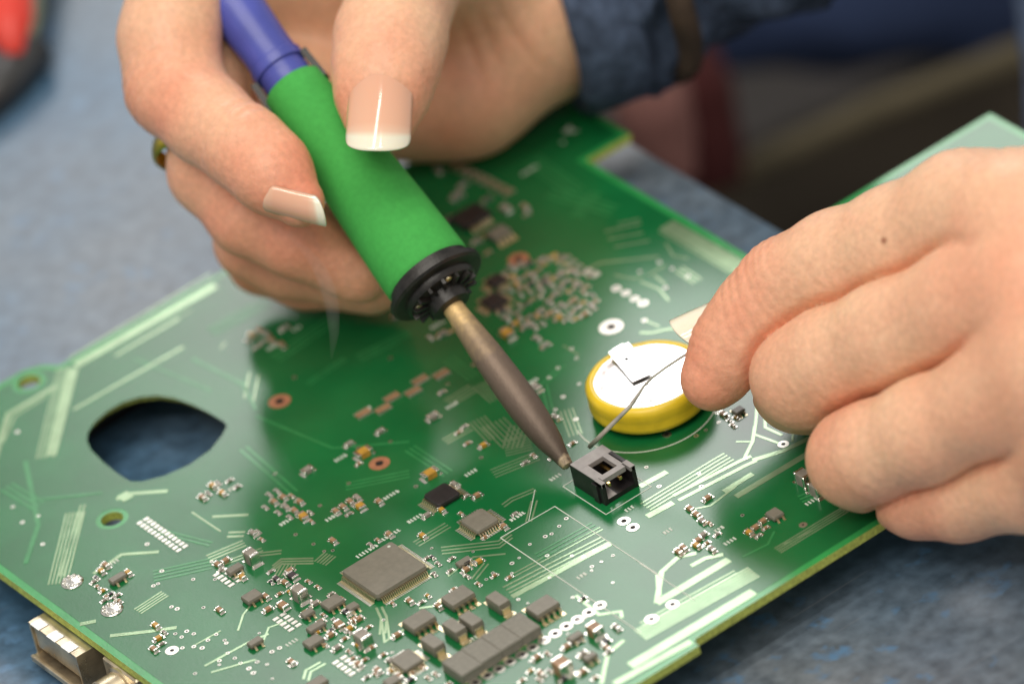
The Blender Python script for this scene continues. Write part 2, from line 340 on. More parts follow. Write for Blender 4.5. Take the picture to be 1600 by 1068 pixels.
# --- traces (board x, y from the photograph)
TR, TD = MB(), MB()
def tr(pts, w, n=1, gap=None, dim=False):
    q = [P(*p) for p in pts]; q = [Vector((v.x, v.y)) for v in q]
    gap = gap or w*1.9
    d = (q[-1]-q[0]).normalized(); nn = Vector((-d.y, d.x))
    for k in range(n):
        o = nn*((k-(n-1)/2)*gap)
        (TD if dim else TR).strip([v+o for v in q], w, Z0-.01, ZT+random.random()*.008)
for a in [
    ([(118, 571), (337, 446)], 1.8), ([(108, 560), (330, 428)], .35), ([(180, 556), (280, 498)], .55), ([(186, 551), (300, 484)], .2), ([(115, 640), (287, 542)], .6),
    ([(115, 575), (80, 712)], 1.9), ([(98, 575), (64, 716)], .25, 4, .55), ([(118, 578), (84, 714)], .3), ([(88, 603), (14, 647), (0, 690), (-20, 760)], 1.1), ([(72, 620), (24, 650), (6, 690)], .4),
    ([(390, 582), (382, 622)], .3), ([(404, 586), (396, 628)], .3), ([(345, 545), (352, 535)], .3), ([(262, 767), (205, 771), (182, 780)], .8),
    ([(188, 780), (204, 771)], 2.2), ([(118, 800), (90, 912)], .3, 6, .62), ([(130, 788), (96, 900)], .3, 2, .7),
    ([(248, 862), (190, 866), (165, 884), (146, 896)], .7), ([(215, 955), (258, 927)], .3, 4, .6), ([(172, 993), (234, 986), (276, 980)], .8), ([(150, 970), (125, 975)], .9),
    ([(332, 807), (388, 804)], .6), ([(356, 835), (382, 834)], .5, 2, 1.1), ([(325, 872), (382, 848)], .35, 3, .8), ([(300, 800), (345, 830)], .3), ([(350, 880), (410, 858)], .3, 2, .8),
    ([(405, 866), (440, 862)], .35, 2, .8), ([(426, 888), (440, 877), (490, 876)], .4, 3, .7), ([(440, 900), (452, 880)], .3, 5, .6),
    # lower middle and right: the bright runs
    ([(793, 924), (948, 845)], .35, 4, 1.0), ([(800, 932), (955, 848)], 1.1), ([(790, 905), (940, 825)], .25, 2, .8),
    ([(1000, 760), (1042, 737)], 1.2), ([(1008, 792), (1120, 724), (1139, 713)], .35, 4, .85), ([(1011, 807), (1052, 785)], 1.3), ([(1056, 778), (1160, 724), (1178, 716)], .8, 2, 1.7),
    ([(1131, 768), (1176, 740)], 1.1), ([(1150, 776), (1265, 707)], 1.3), ([(1176, 719), (1225, 704), (1268, 683)], 1.0), ([(1180, 665), (1176, 690), (1164, 714)], .6), ([(1180, 679), (1221, 694)], .5),
    ([(1184, 612), (1182, 650), (1180, 668)], .5), ([(1194, 625), (1196, 668), (1222, 680)], .5), ([(1200, 632), (1203, 662), (1226, 672)], .35), ([(1150, 690), (1176, 690)], .35), ([(1240, 672), (1238, 690)], .4),
    ([(1026, 942), (1034, 893), (1060, 870), (1088, 864)], .9), ([(1026, 942), (1139, 874)], 1.6), ([(1080, 884), (1102, 872), (1130, 866)], .9),
    ([(1000, 992), (1178, 893)], .35, 6, .62), ([(985, 1040), (1178, 924)], 2.0), ([(960, 1068), (1080, 1002)], 1.4), ([(1002, 975), (1150, 893)], .3, 2, .8),
    ([(1150, 760), (1110, 790), (1085, 795)], .4), ([(1215, 860), (1330, 790)], .25, 4, .55), ([(1225, 850), (1270, 828)], .25), ([(1318, 800), (1322, 785), (1340, 775)], .25, 3, .6), ([(1270, 820), (1330, 785)], .25),
    ([(1041, 351), (1160, 420)], 3.2), ([(1030, 362), (1150, 432)], .4), ([(910, 425), (938, 411), (1030, 401)], .55), ([(945, 362), (1002, 350)], .5), ([(950, 374), (1005, 364)], .5), ([(960, 386), (1015, 376)], .5), ([(965, 350), (1000, 343)], .4),
    ([(1012, 430), (1040, 415)], .4), ([(1040, 445), (1022, 430)], .4), ([(1000, 520), (1020, 520), (1036, 516), (1060, 512)], .5), ([(1000, 440), (1030, 452), (1045, 470)], .4), ([(960, 430), (990, 436), (1005, 432)], .35), ([(1060, 420), (1090, 440)], .35, 3, .8), ([(1005, 500), (1030, 510)], .35),
    ([(1040, 380), (1052, 400), (1075, 404)], .4), ([(880, 540), (905, 555)], .3), 
    # fan-outs by the iron's tip
    ([(788, 700), (830, 690)], .22, 7, .75), ([(770, 660), (800, 690)], .22, 6, .8), ([(745, 655), (773, 685)], .22, 5, .7), ([(812, 665), (800, 700)], .25, 5, .8), ([(885, 640), (900, 680)], .25, 4, .7), ([(700, 630), (740, 606)], .25, 4, .8), ([(748, 600), (775, 625)], .25, 4, .7), ([(770, 740), (840, 712)], .22, 4, .8), ([(695, 690), (735, 668)], .3, 3, .8),
    ([(786, 790), (800, 780), (836, 765)], .3, 2, .8), ([(826, 815), (835, 782)], .3, 2, .9), ([(650, 850), (700, 820)], .3, 3, .8), ([(690, 860), (780, 850), (800, 835)], .35, 3, .9), ([(700, 900), (740, 870), (790, 865)], .4), ([(740, 905), (760, 880)], .3, 2, .8),
    ([(500, 880), (516, 866)], .3, 5, .6), ([(600, 965), (605, 1000), (628, 985)], .4, 2, 1.), ([(592, 948), (600, 965), (598, 990)], .4, 2, .9), ([(655, 950), (690, 945)], .5), ([(320, 1040), (390, 1002), (420, 990)], .45), ([(330, 1050), (400, 1030)], .4), ([(300, 1010), (345, 985)], .3), ([(372, 985), (380, 960), (392, 945)], .35), ([(478, 1062), (482, 1048), (505, 1035)], .45, 2, 1.), ([(410, 1005), (420, 980), (455, 968)], .35),
    ([(940, 1068), (950, 1020), (975, 1000)], .7), ([(890, 1060), (930, 1035)], .8), ([(900, 930), (936, 960), (970, 955), (972, 965)], .6), ([(1028, 897), (1030, 930)], .8)]:
    tr(*a)
for a in [  # runs that only just show through the mask
    ([(430, 560), (520, 500)], .5, 3, 1.2), ([(400, 650), (520, 700), (640, 690)], .5), ([(330, 520), (420, 470)], .4, 4, .9), ([(560, 560), (640, 520)], .4, 3, 1.), ([(380, 700), (460, 770)], .5, 2, 1.2), ([(640, 700), (700, 740)], .4, 3, .9),
    ([(860, 300), (960, 330)], .5, 3, 1.3), ([(830, 250), (900, 300)], .4, 4, 1.), ([(900, 340), (930, 300)], .4, 3, .9), ([(210, 560), (330, 610)], .4), ([(300, 560), (380, 600), (400, 640)], .6), ([(40, 720), (60, 820), (40, 880)], .8), ([(60, 780), (160, 770)], .5), ([(10, 760), (60, 790)], .5, 3, 1.1),
    ([(240, 900), (330, 880)], .4, 4, .9), ([(250, 830), (330, 850)], .4, 2, .9), ([(840, 870), (930, 820)], .3, 3, .9), ([(1080, 640), (1150, 610)], .4, 3, 1.), ([(1250, 780), (1300, 760)], .4, 3, .9), ([(1160, 870), (1200, 850), (1210, 830)], .4), ([(700, 560), (740, 590)], .35, 3, .9), ([(880, 570), (850, 600), (860, 640)], .35, 2, .9), ([(480, 600), (540, 560)], .35, 2, .9), ([(540, 760), (640, 740)], .35, 3, .9)]:
    tr(*a, dim=True)
TR.build('copper_traces', ['trace'], BOARD, kind='stuff', label='pale raised copper runs under the green mask')
TD.build('buried_traces', ['trace_dim'], BOARD, kind='stuff', label='faint green copper runs under the mask')

# --- silkscreen lines and dashes of unreadable print
SK = MB()
def sk(pts, w=.16):
    q = [P(*p) for p in pts]; SK.strip([(v.x, v.y) for v in q], w, Z0, ZS)
sk([(782, 840), (867, 791), (1028, 897)]); sk([(782, 840), (1000, 988)]); sk([(836, 765), (826, 815)], .12); sk([(1000, 880), (1085, 937)], .14)
SK.strip([(3.0+11.9*math.cos(t), -33.6+11.9*math.sin(t)) for t in np.linspace(-math.pi*1.12, .25, 60)], .2, Z0, ZS)
cx0, cx1, cy0, cy1 = -19.0, -9.6, -51.4, -39.6
SK.strip([(cx0, cy1), (cx0, cy0), (cx1, cy0), (cx1, cy1), (cx0, cy1)], .16, Z0, ZS)
def dashes(px, py, n, along='x', pitch=.62, hgt=.85):
    o = P(px, py); dx, dy = ((1, 0) if along == 'x' else (0, -1))
    for k in range(n):
        x, y = o.x+dx*k*pitch, o.y+dy*k*pitch
        if along == 'x':
            SK.box(x, x+pitch*.45, y, y+hgt, Z0, ZS); 
            if random.random() < .6: SK.box(x, x+pitch*.7, y+hgt*random.choice((.05, .45, .85)), y+hgt*random.choice((.05, .45, .85))+.14, Z0, ZS+.004)
        else:
            SK.box(x, x+hgt, y-pitch*.45, y, Z0, ZS)
            if random.random() < .6: SK.box(x+hgt*.4, x+hgt*.58, y-pitch*.8, y, Z0, ZS+.004)
for a in [(526, 722, 4), (598, 784, 6), (640, 818, 5), (700, 770, 5), (800, 815, 5), (730, 745, 4), (512, 815, 4), (440, 822, 4), (360, 768, 4), (1262, 790, 6), (1135, 852, 4), (1120, 832, 3), (862, 752, 4), (600, 845, 6), (560, 872, 7),
          (676, 515, 5), (420, 548, 4), (460, 518, 3), (818, 275, 6), (700, 640, 4), (830, 600, 3), (560, 650, 5), (980, 800, 3), (1040, 835, 3), (170, 886, 4), (740, 1000, 4), (450, 1010, 4), (905, 905, 3), (880, 225, 1)]:
    dashes(*a)

# --- vias and single pads
VI = MB()
def via(px, py, r=.55, r0=.24):
    v = P(px, py); VI.disc(v.x, v.y, r, Z0, ZP, r0, 14, 0); VI.disc(v.x, v.y, r0*1.02, Z0, ZP-.03, 0, 10, 1)
for q in [(1010, 730), (752, 715), (1103, 672), (1088, 681), (1092, 640), (1123, 660), (1120, 645), (1165, 716), (1092, 740), (1096, 760), (1030, 760), (862, 834), (852, 838), (874, 822), (885, 810), (855, 868), (930, 860), (945, 855), (912, 870), (925, 885), (958, 868),
          (27, 675), (60, 806), (35, 816), (20, 792), (67, 850), (230, 700+150), (253, 892), (247, 912), (240, 915), (268, 948), (277, 951), (318, 949), (274, 990), (285, 1012), (292, 986), (284, 995), (303, 990), (303, 1010), (316, 1012), (325, 1000), (338, 991), (351, 1000), (343, 1032), (367, 1028), (376, 1036), (402, 1034), (389, 1044), (396, 1051), (356, 1020), (425, 1018), (437, 1012), (305, 1052), (336, 905), (180, 930), (302, 905),
          (1050, 420), (1040, 450), (1075, 432), (893, 545), (901, 560), (858, 590), (872, 575), (880, 620), (868, 640), (905, 600), (900, 655), (560, 700), (610, 690), (650, 760), (500, 790), (462, 835), (1255, 820), (1160, 805), (545, 755), (430, 740), (1075, 795), (640, 905), (770, 895), (760, 905), (800, 880), (490, 850), (520, 860), (1000, 425), (1030, 410), (700, 600), (740, 570), (460, 590), (610, 560)]:
    via(*q, r=random.uniform(.30, .44), r0=.19)
for _ in range(45):
    q = (random.uniform(330, 960), random.uniform(850, 1066)); via(*q, r=random.uniform(.24, .36), r0=.14)
VI.build('vias', ['tin', 'hole_dark'], BOARD, kind='stuff', label='small tinned through holes')
def ringpad(name, px, py, r, r0, m, sx=1, sy=1, lab=None):
    v = P(px, py); b = MB()
    b.disc(0, 0, r, Z0-ZP, 0, r0, 28, 0, sx, sy); b.disc(0, 0, r0*1.02, Z0-ZP, -.02, 0, 20, 1)
    o = b.build(name, [m, 'hole_dark'], BOARD, label=lab); o.location = (v.x, v.y, ZP); return o
for q in [(437, 627, 1.95, .75), (593, 724, 1.8, .7), (810, 405, 1.85, .7)]: ringpad('copper_ring', *q, 'copper_ring')
for zx, zy in [(1270, 712), (1220, 745), (1168, 777), (1118, 807), (1067, 840), (1016, 871), (965, 903), (915, 936), (862, 967), (812, 1000), (760, 1030), (705, 1062)]:
    ringpad('solder_pad', 500+zx/2.902, 700+zy/2.902, 1.08, .48, 'tin')
for q in [(1051, 944, 1.1, .46), (1018, 967, 1.15, .46), (975, 814, 1.15, .46), (989, 824, 1.1, .45), (963, 451, .85, .32), (978, 458, .8, .3), (992, 467, .8, .3), (1005, 474, .95, .3), (1224, 694, .95, .36), (269, 1016, 1.15, .35), (1007, 474+27, .5, .2), (955, 511, 2.1, .8), (1255, 820, .7, .3), (1042, 679, .8, .4)]:
    ringpad('solder_pad', *q, 'tin')
for q in [(113, 909), (175, 952)]:
    v = P(*q); b = MB(); b.lathe([(1.95, 0), (1.9, .12), (1.5, .3), (.9, .2), (.4, .42), (.05, .45)], 22)
    for k in range(9): a = k*.7; b.lathe([(.3, 0), (.28, .3), (.1, .42)], 8, (1.45*math.cos(a), 1.45*math.sin(a), .12))
    o = b.build('solder_blob', ['solder'], BOARD, smooth=True); o.location = (v.x, v.y, Z0)
# pin strips: bare tinned landings
def strip_pads(px, py, n, dirn, w, l, rows=2):
    v = P(px, py); b = MB()
    for k in range(n):
        for r in range(rows):
            x, y = (k*w*1.5, r*l*1.3) if dirn == 'x' else (r*l*1.32, -k*w*1.5)
            if dirn == 'x': b.box(x, x+w, y, y+l, 0, .12, 0, .05)
            else: b.box(x, x+l, y-w, y, 0, .12, 0, .05)
    o = b.build('pin_landing', ['tin'], BOARD); o.location = (v.x, v.y, Z0); return o
strip_pads(213, 818, 12, 'y', .70, 1.0); strip_pads(332, 899, 5, 'y', .72, 1.2); strip_pads(425, 968, 5, 'y', .72, 1.1); strip_pads(518, 1036, 5, 'y', .76, 1.2)

# --- small chip parts: one mesh per kind, shared by all copies
def small_mesh(name, L, Wd, H, body, end, endw=.22, pad=True):
    b = MB(); e = L*endw
    b.box(-L/2+e*.9, L/2-e*.9, -Wd/2+.02, Wd/2-.02, .02, H, 0, .05)
    for s in (-1, 1):
        x0, x1 = sorted((s*L/2, s*(L/2-e))); b.box(x0, x1, -Wd/2, Wd/2, .0, H+.02, 1, .07)
        if pad: x0, x1 = sorted((s*(L/2-e*.4), s*(L/2+.32))); b.box(x0, x1, -Wd/2-.12, Wd/2+.12, -.01, .10, 1, .05)
    return b.mesh(name, [body, end])
KIND = {}
for nm, L, Wd, H in (('s', 1.0, .55, .4), ('m', 1.6, .85, .6), ('l', 2.1, 1.3, .8), ('x', 3.0, 1.7, 1.1)):
    for body in ('resistor', 'chip_tan', 'chip_grey', 'chip_amber'):
        KIND[nm, body] = small_mesh('chip_part', L, Wd, H, body, 'solder')
NAMES = {'resistor': 'chip_resistor', 'chip_tan': 'chip_capacitor', 'chip_grey': 'chip_capacitor', 'chip_amber': 'tantalum_capacitor'}
def small(px, py, size='m', body='chip_tan', rot=0, jit=4):
    v = P(px, py, .5); o = link(NAMES[body], KIND[size, body], BOARD)
    o.location = (v.x, v.y, Z0+.03); o.rotation_euler.z = math.radians(rot+random.uniform(-jit, jit)); return o
R_, T_, G_, A_ = 'resistor', 'chip_tan', 'chip_grey', 'chip_amber'
for a in [
    (393, 522, 'm', A_, 90), (405, 515, 'm', T_, 90), (416, 520, 'm', G_, 90), (410, 532, 's', G_, 0), (424, 530, 'm', T_, 90), (444, 511, 'm', G_, 0), (440, 537, 'm', T_, 90), (400, 540, 's', G_, 0), (386, 530, 's', G_, 90),
    (568, 708, 'x', A_, 0), (545, 692, 'm', G_, 0), (560, 722, 's', T_, 0), (676, 650, 'l', G_, 0), (594, 672, 'm', G_, 0), (672, 741, 'x', A_, 0), (480, 734, 'l', G_, 0), (690, 610, 's', G_, 0),
    (420, 770, 's', G_, 90), (432, 764, 's', G_, 90), (442, 775, 'm', T_, 90), (428, 782, 'm', T_, 90), (455, 772, 's', T_, 90), (446, 790, 'm', G_, 90), (434, 798, 's', G_, 90), (468, 782, 'm', T_, 90), (460, 796, 'm', T_, 90), (474, 806, 'l', A_, 90), (414, 790, 's', G_, 90), (452, 805, 's', G_, 90), (484, 798, 's', G_, 90), (486, 812, 's', T_, 90),
    (525, 797, 'm', T_, 90), (536, 790, 'm', T_, 90), (547, 782, 'm', T_, 90), (558, 776, 'm', G_, 90), (563, 790, 'l', A_, 90), (545, 800, 's', G_, 0), (592, 782, 'm', T_, 90), (520, 843, 'm', T_, 90), (590, 841, 's', T_, 90), (608, 833, 'm', T_, 90), (578, 848, 's', G_, 90),
    (332, 757, 'm', A_, 90), (347, 768, 'm', A_, 90), (316, 775, 'm', T_, 90), (358, 748, 's', G_, 0), (370, 758, 's', G_, 0), (325, 768, 's', G_, 90), (340, 752, 's', G_, 90), (395, 831, 'm', G_, 90), (408, 840, 's', T_, 90), (402, 828, 's', G_, 90),
    (660, 835, 'm', A_, 90), (675, 868, 's', R_, 90), (705, 870, 's', G_, 0), (748, 875, 'm', A_, 0), (728, 888, 'm', T_, 0), (727, 877, 'l', R_, 0), (720, 800, 's', T_, 90), (745, 772, 'm', T_, 0), (667, 803, 'm', G_, 0), (690, 795, 'm', A_, 90), (787, 820, 'm', T_, 90), (757, 836, 's', T_, 0), (728, 772, 's', G_, 0), (710, 755, 'm', G_, 90), (804, 800, 's', G_, 0),
    (839, 527, 'm', G_, 90), (793, 522, 'x', A_, 90), (852, 538, 'm', G_, 0), (838, 605, 'l', G_, 90), (868, 650, 'm', G_, 90), (730, 690, 's', T_, 0), (755, 694, 'm', A_, 0), (716, 673, 's', T_, 0), (725, 664, 's', G_, 0), (833, 709, 's', T_, 90), (894, 690, 's', T_, 0), (862, 712, 's', G_, 0), (820, 720, 's', G_, 0),
    (1105, 776, 'm', T_, 0), (1078, 793, 'm', T_, 90), (1088, 802, 'm', T_, 90), (1097, 812, 'm', G_, 90), (1108, 815, 's', T_, 90), (1090, 842, 'm', T_, 0), (1098, 834, 'm', G_, 0), (1088, 850, 'm', A_, 90), (1112, 856, 'm', G_, 90), (1060, 860, 'm', T_, 90), (1068, 854, 'm', T_, 90), (1104, 846, 's', T_, 0), (1120, 832, 's', G_, 0),
    (1170, 830, 'm', A_, 90), (1180, 822, 'm', T_, 0), (1192, 812, 'm', T_, 0), (1185, 834, 's', G_, 0), (1196, 822, 's', T_, 0), (1130, 645, 'm', T_, 90), (1140, 655, 's', G_, 90), (1150, 650, 's', A_, 90), (1145, 662, 's', T_, 90),
    (165, 881, 'm', T_, 90), (158, 890, 'm', A_, 90), (200, 893, 'm', A_, 90), (146, 906, 's', G_, 0), (152, 914, 's', T_, 90), (160, 920, 's', A_, 0), (166, 930, 's', T_, 90), (178, 932, 's', G_, 90), (186, 936, 's', T_, 90), (172, 925, 's', R_, 0), (150, 900, 's', R_, 90), (162, 935, 's', G_, 0), (183, 927, 's', G_, 0),
    (243, 975, 'm', A_, 90), (247, 995, 'm', A_, 0), (240, 1012, 'm', T_, 90), (252, 1003, 's', G_, 0), (256, 985, 's', G_, 90), (343, 951, 'm', T_, 90), (455, 1032, 'm', T_, 90), (457, 1034, 's', T_, 0),
    (340, 880, 'm', T_, 90), (352, 874, 'm', T_, 0), (378, 899, 'm', A_, 90), (345, 888, 's', G_, 0), (432, 903, 'm', R_, 90), (445, 908, 'm', T_, 90), (436, 925, 's', T_, 0), (415, 930, 'm', T_, 90), (452, 890, 'm', T_, 0), (457, 899, 'l', R_, 90), (442, 945, 'l', T_, 90), (418, 950, 'm', T_, 0), (505, 958, 's', T_, 90), (500, 970, 'm', T_, 0),
    (640, 937, 'm', T_, 90), (658, 938, 's', G_, 0), (668, 928, 's', A_, 90), (685, 945, 'm', T_, 90), (620, 990, 'm', T_, 0), (613, 940, 's', T_, 90), (540, 955, 'm', R_, 90), (560, 965, 'm', T_, 0), (530, 975, 'l', T_, 90), (545, 985, 's', G_, 90), (516, 990, 'm', T_, 0), (508, 1005, 's', T_, 90), (526, 1010, 'm', G_, 0), (545, 1015, 's', T_, 90),
    (708, 918, 's', T_, 0), (885, 1008, 'm', T_, 0), (905, 1000, 's', G_, 0), (838, 1025, 'm', T_, 0), (855, 1018, 's', T_, 90), (815, 1060, 's', T_, 0), (845, 1050, 'm', T_, 90), (828, 1045, 's', A_, 0), (948, 1010, 'm', T_, 90), (963, 978, 'm', G_, 90), (910, 932, 's', R_, 0), (660, 1040, 's', T_, 90), (598, 1020, 's', T_, 0), (590, 1045, 'm', T_, 90), (572, 1055, 's', G_, 0), (700, 1066, 's', T_, 0), (640, 1060, 'm', R_, 0), (560, 1035, 'm', T_, 90), (680, 1050, 's', T_, 90),
    (684, 264, 'm', G_, 90), (722, 288, 'm', G_, 0), (714, 305, 'l', G_, 0), (790, 325, 'l', G_, 90), (820, 322, 'm', T_, 90), (823, 332, 's', G_, 0), (745, 375, 'm', G_, 0), (762, 392, 's', T_, 0), (700, 345, 'l', R_, 0), (760, 310, 'm', R_, 0),
    (620, 490, 'm', G_, 0), (640, 482, 's', T_, 0), (690, 520, 'm', G_, 0), (705, 515, 's', A_, 0), (672, 525, 's', G_, 90),
    ]: small(*a)
# six-way networks in a stepping chain, each a body with comb terminals
for q in [(567, 644), (598, 637), (612, 619), (645, 610), (656, 592), (689, 583)]:
    v = P(*q, .4); b = MB(); b.box(-1.35, 1.35, -.55, .55, .02, .42, 0, .05)
    for k in range(5):
        x = -1.2+k*.6
        for s in (-1, 1): b.box(x-.15, x+.15, *sorted((s*.5, s*1.0)), 0, .3, 1, .04)
    o = b.build('resistor_network', ['chip_tan', 'tin'], BOARD); o.location = (v.x, v.y, Z0+.02)
# dense field of parts behind the iron
poly = [(765, 440), (800, 415), (850, 398), (880, 398), (905, 425), (925, 455), (935, 480), (905, 500), (870, 498), (830, 515), (790, 500), (770, 480)]
def inside(x, y, pl):
    c = False
    for i in range(len(pl)):
        (x0, y0), (x1, y1) = pl[i-1], pl[i]
        if (y0 > y) != (y1 > y) and x < (x1-x0)*(y-y0)/(y1-y0)+x0: c = not c
    return c
taken = []
def scatter(poly, n, mind, sizes, bodies):
    xs = [p[0] for p in poly]; ys = [p[1] for p in poly]; c = t = 0
    while c < n and t < 4000:
        t += 1; x, y = random.uniform(min(xs), max(xs)), random.uniform(min(ys), max(ys))
        if not inside(x, y, poly): continue
        v = P(x, y)
        if any((v.x-a)**2+(v.y-b)**2 < mind**2 for a, b in taken): continue
        taken.append((v.x, v.y)); small(x, y, random.choice(sizes), random.choice(bodies), random.choice((0, 90))); c += 1
scatter(poly, 78, 1.35, 'ssmm', (G_, G_, T_, A_, R_, G_))
taken += [(P(x, y).x, P(x, y).y) for x, y in [(600, 888), (590, 915), (560, 890), (640, 880), (757, 812), (688, 772), (634, 1028)]]
scatter([(505, 1000), (600, 1060), (700, 1064), (690, 1050), (600, 1010), (560, 940), (480, 900), (430, 880), (410, 900), (480, 960)], 30, 2.1, 'sssm', (T_, G_, R_, A_, T_))
scatter([(640, 860), (700, 880), (800, 900), (800, 915), (700, 905), (660, 895)], 9, 2.6, 'sss', (T_, G_))
scatter([(830, 1060), (930, 1000), (960, 1000), (930, 1060)], 9, 2.4, 'ssm', (T_, G_, R_))

# --- chips with gull-wing leads
def at(px, py, h): v = P(px, py, h); return v.x, v.y
def gull(b, x, y, dx, dy, w, L, zt, mi=0):
    """one bent lead leaving (x, y) outward along (dx, dy)"""
    px_, py_ = -dy*w/2, dx*w/2
    prof = [(-.1, zt), (L*.35, zt), (L*.55, .12), (L, .10)]
    prof2 = [(s, z-.14) for s, z in prof]
    vs = []
    for pr in (prof, prof2):
        for s, z in pr:
            vs += [(x+dx*s+px_, y+dy*s+py_, max(z, .0)), (x+dx*s-px_, y+dy*s-py_, max(z, .0))]
    fs = []
    for i in range(3):
        a = 2*i; fs += [(a, a+1, a+3, a+2), (8+a+2, 8+a+3, 8+a+1, 8+a), (a, a+2, 8+a+2, 8+a), (a+3, a+1, 8+a+1, 8+a+3)]
    fs.append((6, 7, 15, 14)); b.add(vs, fs, mi)
def chip_body(name, x, y, sx, sy, h, z0, m, dot=True, chamf=.35):
    b = MB(); t = .12
    zs = [z0, (z0+h)*.55, h]
    def ring(i, z):
        X, Y, c = sx/2-i, sy/2-i, chamf
        return [(-X+c, -Y, z), (X-c, -Y, z), (X, -Y+c, z), (X, Y-c, z), (X-c, Y, z), (-X+c, Y, z), (-X, Y-c, z), (-X, -Y+c, z)]
    vs = ring(t, zs[0])+ring(0, zs[1])+ring(t*.8, zs[2]-.05)+ring(t*.8+.07, zs[2])
    fs = [tuple(range(7, -1, -1)), tuple(range(24, 32))]
    for r in range(3):
        for k in range(8): j = (k+1) % 8; fs.append((r*8+k, r*8+j, r*8+8+j, r*8+8+k))
    b.add(vs, fs)
    o = b.build(name, [m], BOARD); o.location = (x, y, Z0); return o
def qfp(name, x, y, sx, sy, h, n, pitch, L, m, sides='xXyY', lab=None, leads='lead'):
    o = chip_body(name, x, y, sx, sy, h, .15, m)
    if lab: o['label'] = lab
    for sd in sides:
        b = MB(); pb = MB()
        for k in range(n):
            s = (k-(n-1)/2)*pitch
            if sd in 'xX': d = -1 if sd == 'x' else 1; gull(b, d*sx/2, s, d, 0, pitch*.55, L, h*.5); pb.box(*sorted((d*(sx/2+L*.45), d*(sx/2+L+.5))), s-pitch*.36, s+pitch*.36, 0, .06)
            else: d = -1 if sd == 'y' else 1; gull(b, s, d*sy/2, 0, d, pitch*.55, L, h*.5); pb.box(s-pitch*.36, s+pitch*.36, *sorted((d*(sy/2+L*.45), d*(sy/2+L+.5))), 0, .06)
        b.build('lead_row', [leads], o, kind='stuff'); pb.build('landing_row', ['tin'], o, kind='stuff')
    return o
x, y = at(600, 887, 1.5)
mc = qfp('microchip', x, y, 10.2, 10.2, 1.5, 25, .375, 1.05, 'chip', lab='large square grey chip with fine leads on all four sides')
b = MB(); b.disc(3.95, 4.05, .28, 0, .012, 0, 18); d_ = b.build('corner_mark', ['silk'], mc); d_.location.z = 1.5
x, y = at(749, 811, 1.2); qfp('microchip', x, y, 4.5, 5.0, 1.15, 9, .5, .9, 'chip', lab='small grey square chip beside the printed outline')
x, y = at(690, 771, 1.1); qfp('microchip', x, y, 4.6, 4.6, 1.1, 8, .52, .95, 'chip_dark', 'xX', lab='small brown black chip near the amber capacitor')
x, y = at(635, 1028, 1.2); qfp('microchip', x, y, 3.9, 4.4, 1.1, 7, .5, .8, 'chip', 'xXyY', lab='small grey square chip near the four inductors')
x, y = at(772, 468, 1.0); qfp('microchip', x, y, 3.6, 4.0, 1.0, 6, .55, .8, 'chip_dark', lab='dark chip behind the iron tip')
x, y = at(775, 436, 1.0); qfp('microchip', x, y, 3.0, 3.0, 1.0, 5, .5, .7, 'chip_dark', lab='dark chip next to the copper ring')
x, y = at(735, 335, 1.2); qfp('microchip', x, y, 6.0, 5.0, 1.2, 7, .65, .9, 'chip_dark', 'yY', lab='dark chip half hidden behind the green grip')
def soic(px, py, sx, sy, h, n, lab, pitch):
    x, y = at(px, py, h); o = chip_body('power_chip', x, y, sx, sy, h, .18, 'chip', chamf=.12); o['label'] = lab
    for sd in (-1, 1):
        for k in range(n):
            b = MB(); gull(b, 0, 0, 0, sd, .52, 1.05, h*.5); b.box(-.42, .42, *sorted((sd*.55, sd*1.5)), 0, .07)
            q = b.build('lead', ['lead'], o); q.location = ((k-(n-1)/2)*pitch, sd*sy/2, 0)
soic(715, 929, 4.6, 3.5, 1.6, 4, 'eight legged chip nearest the large square chip', 1.15)
soic(654, 966, 4.6, 3.5, 1.6, 4, 'eight legged chip left of the small diodes', 1.15)
soic(847, 944, 4.6, 3.5, 1.6, 4, 'eight legged chip at the right end of the inductors', 1.15)
soic(779, 361, 3.6, 3.0, 1.3, 4, 'blurred chip with four bright leads behind the iron', .95)
def diode(px, py, sx, sy, h):
    x, y = at(px, py, h); o = chip_body('diode', x, y, sx, sy, h, .1, 'chip', chamf=.1)
    for sd in (-1, 1):
        b = MB(); b.box(-.75, .75, *sorted((sd*(sy/2-.1), sd*(sy/2+.12))), .1, h*.55, 0, .05); b.box(-.75, .75, *sorted((sd*(sy/2-.3), sd*(sy/2+.75))), .0, .16, 0, .05); b.box(-.95, .95, *sorted((sd*(sy/2+.2), sd*(sy/2+1.3))), 0, .07)
        b.build('terminal', ['lead'], o)
for q in [(777, 934), (735, 965), (709, 976), (675, 1000)]: diode(*q, 2.3, 4.0, 2.1)
for q in [(721, 1034.5), (751, 1014.5), (782, 995), (812.5, 975.5)]:
    x, y = at(*q, 2.0); b = MB(); b.box(-2.05, 2.05, -2.85, 2.85, .1, 2.0, 0, .16); o = b.build('inductor', ['inductor'], BOARD); o.location = (x, y, Z0)
    b = MB(); b.box(-2.0, -1.2, -2.9, 2.9, 0, .3); b.box(1.2, 2.0, -2.9, 2.9, 0, .3); b.build('terminal', ['lead'], o)
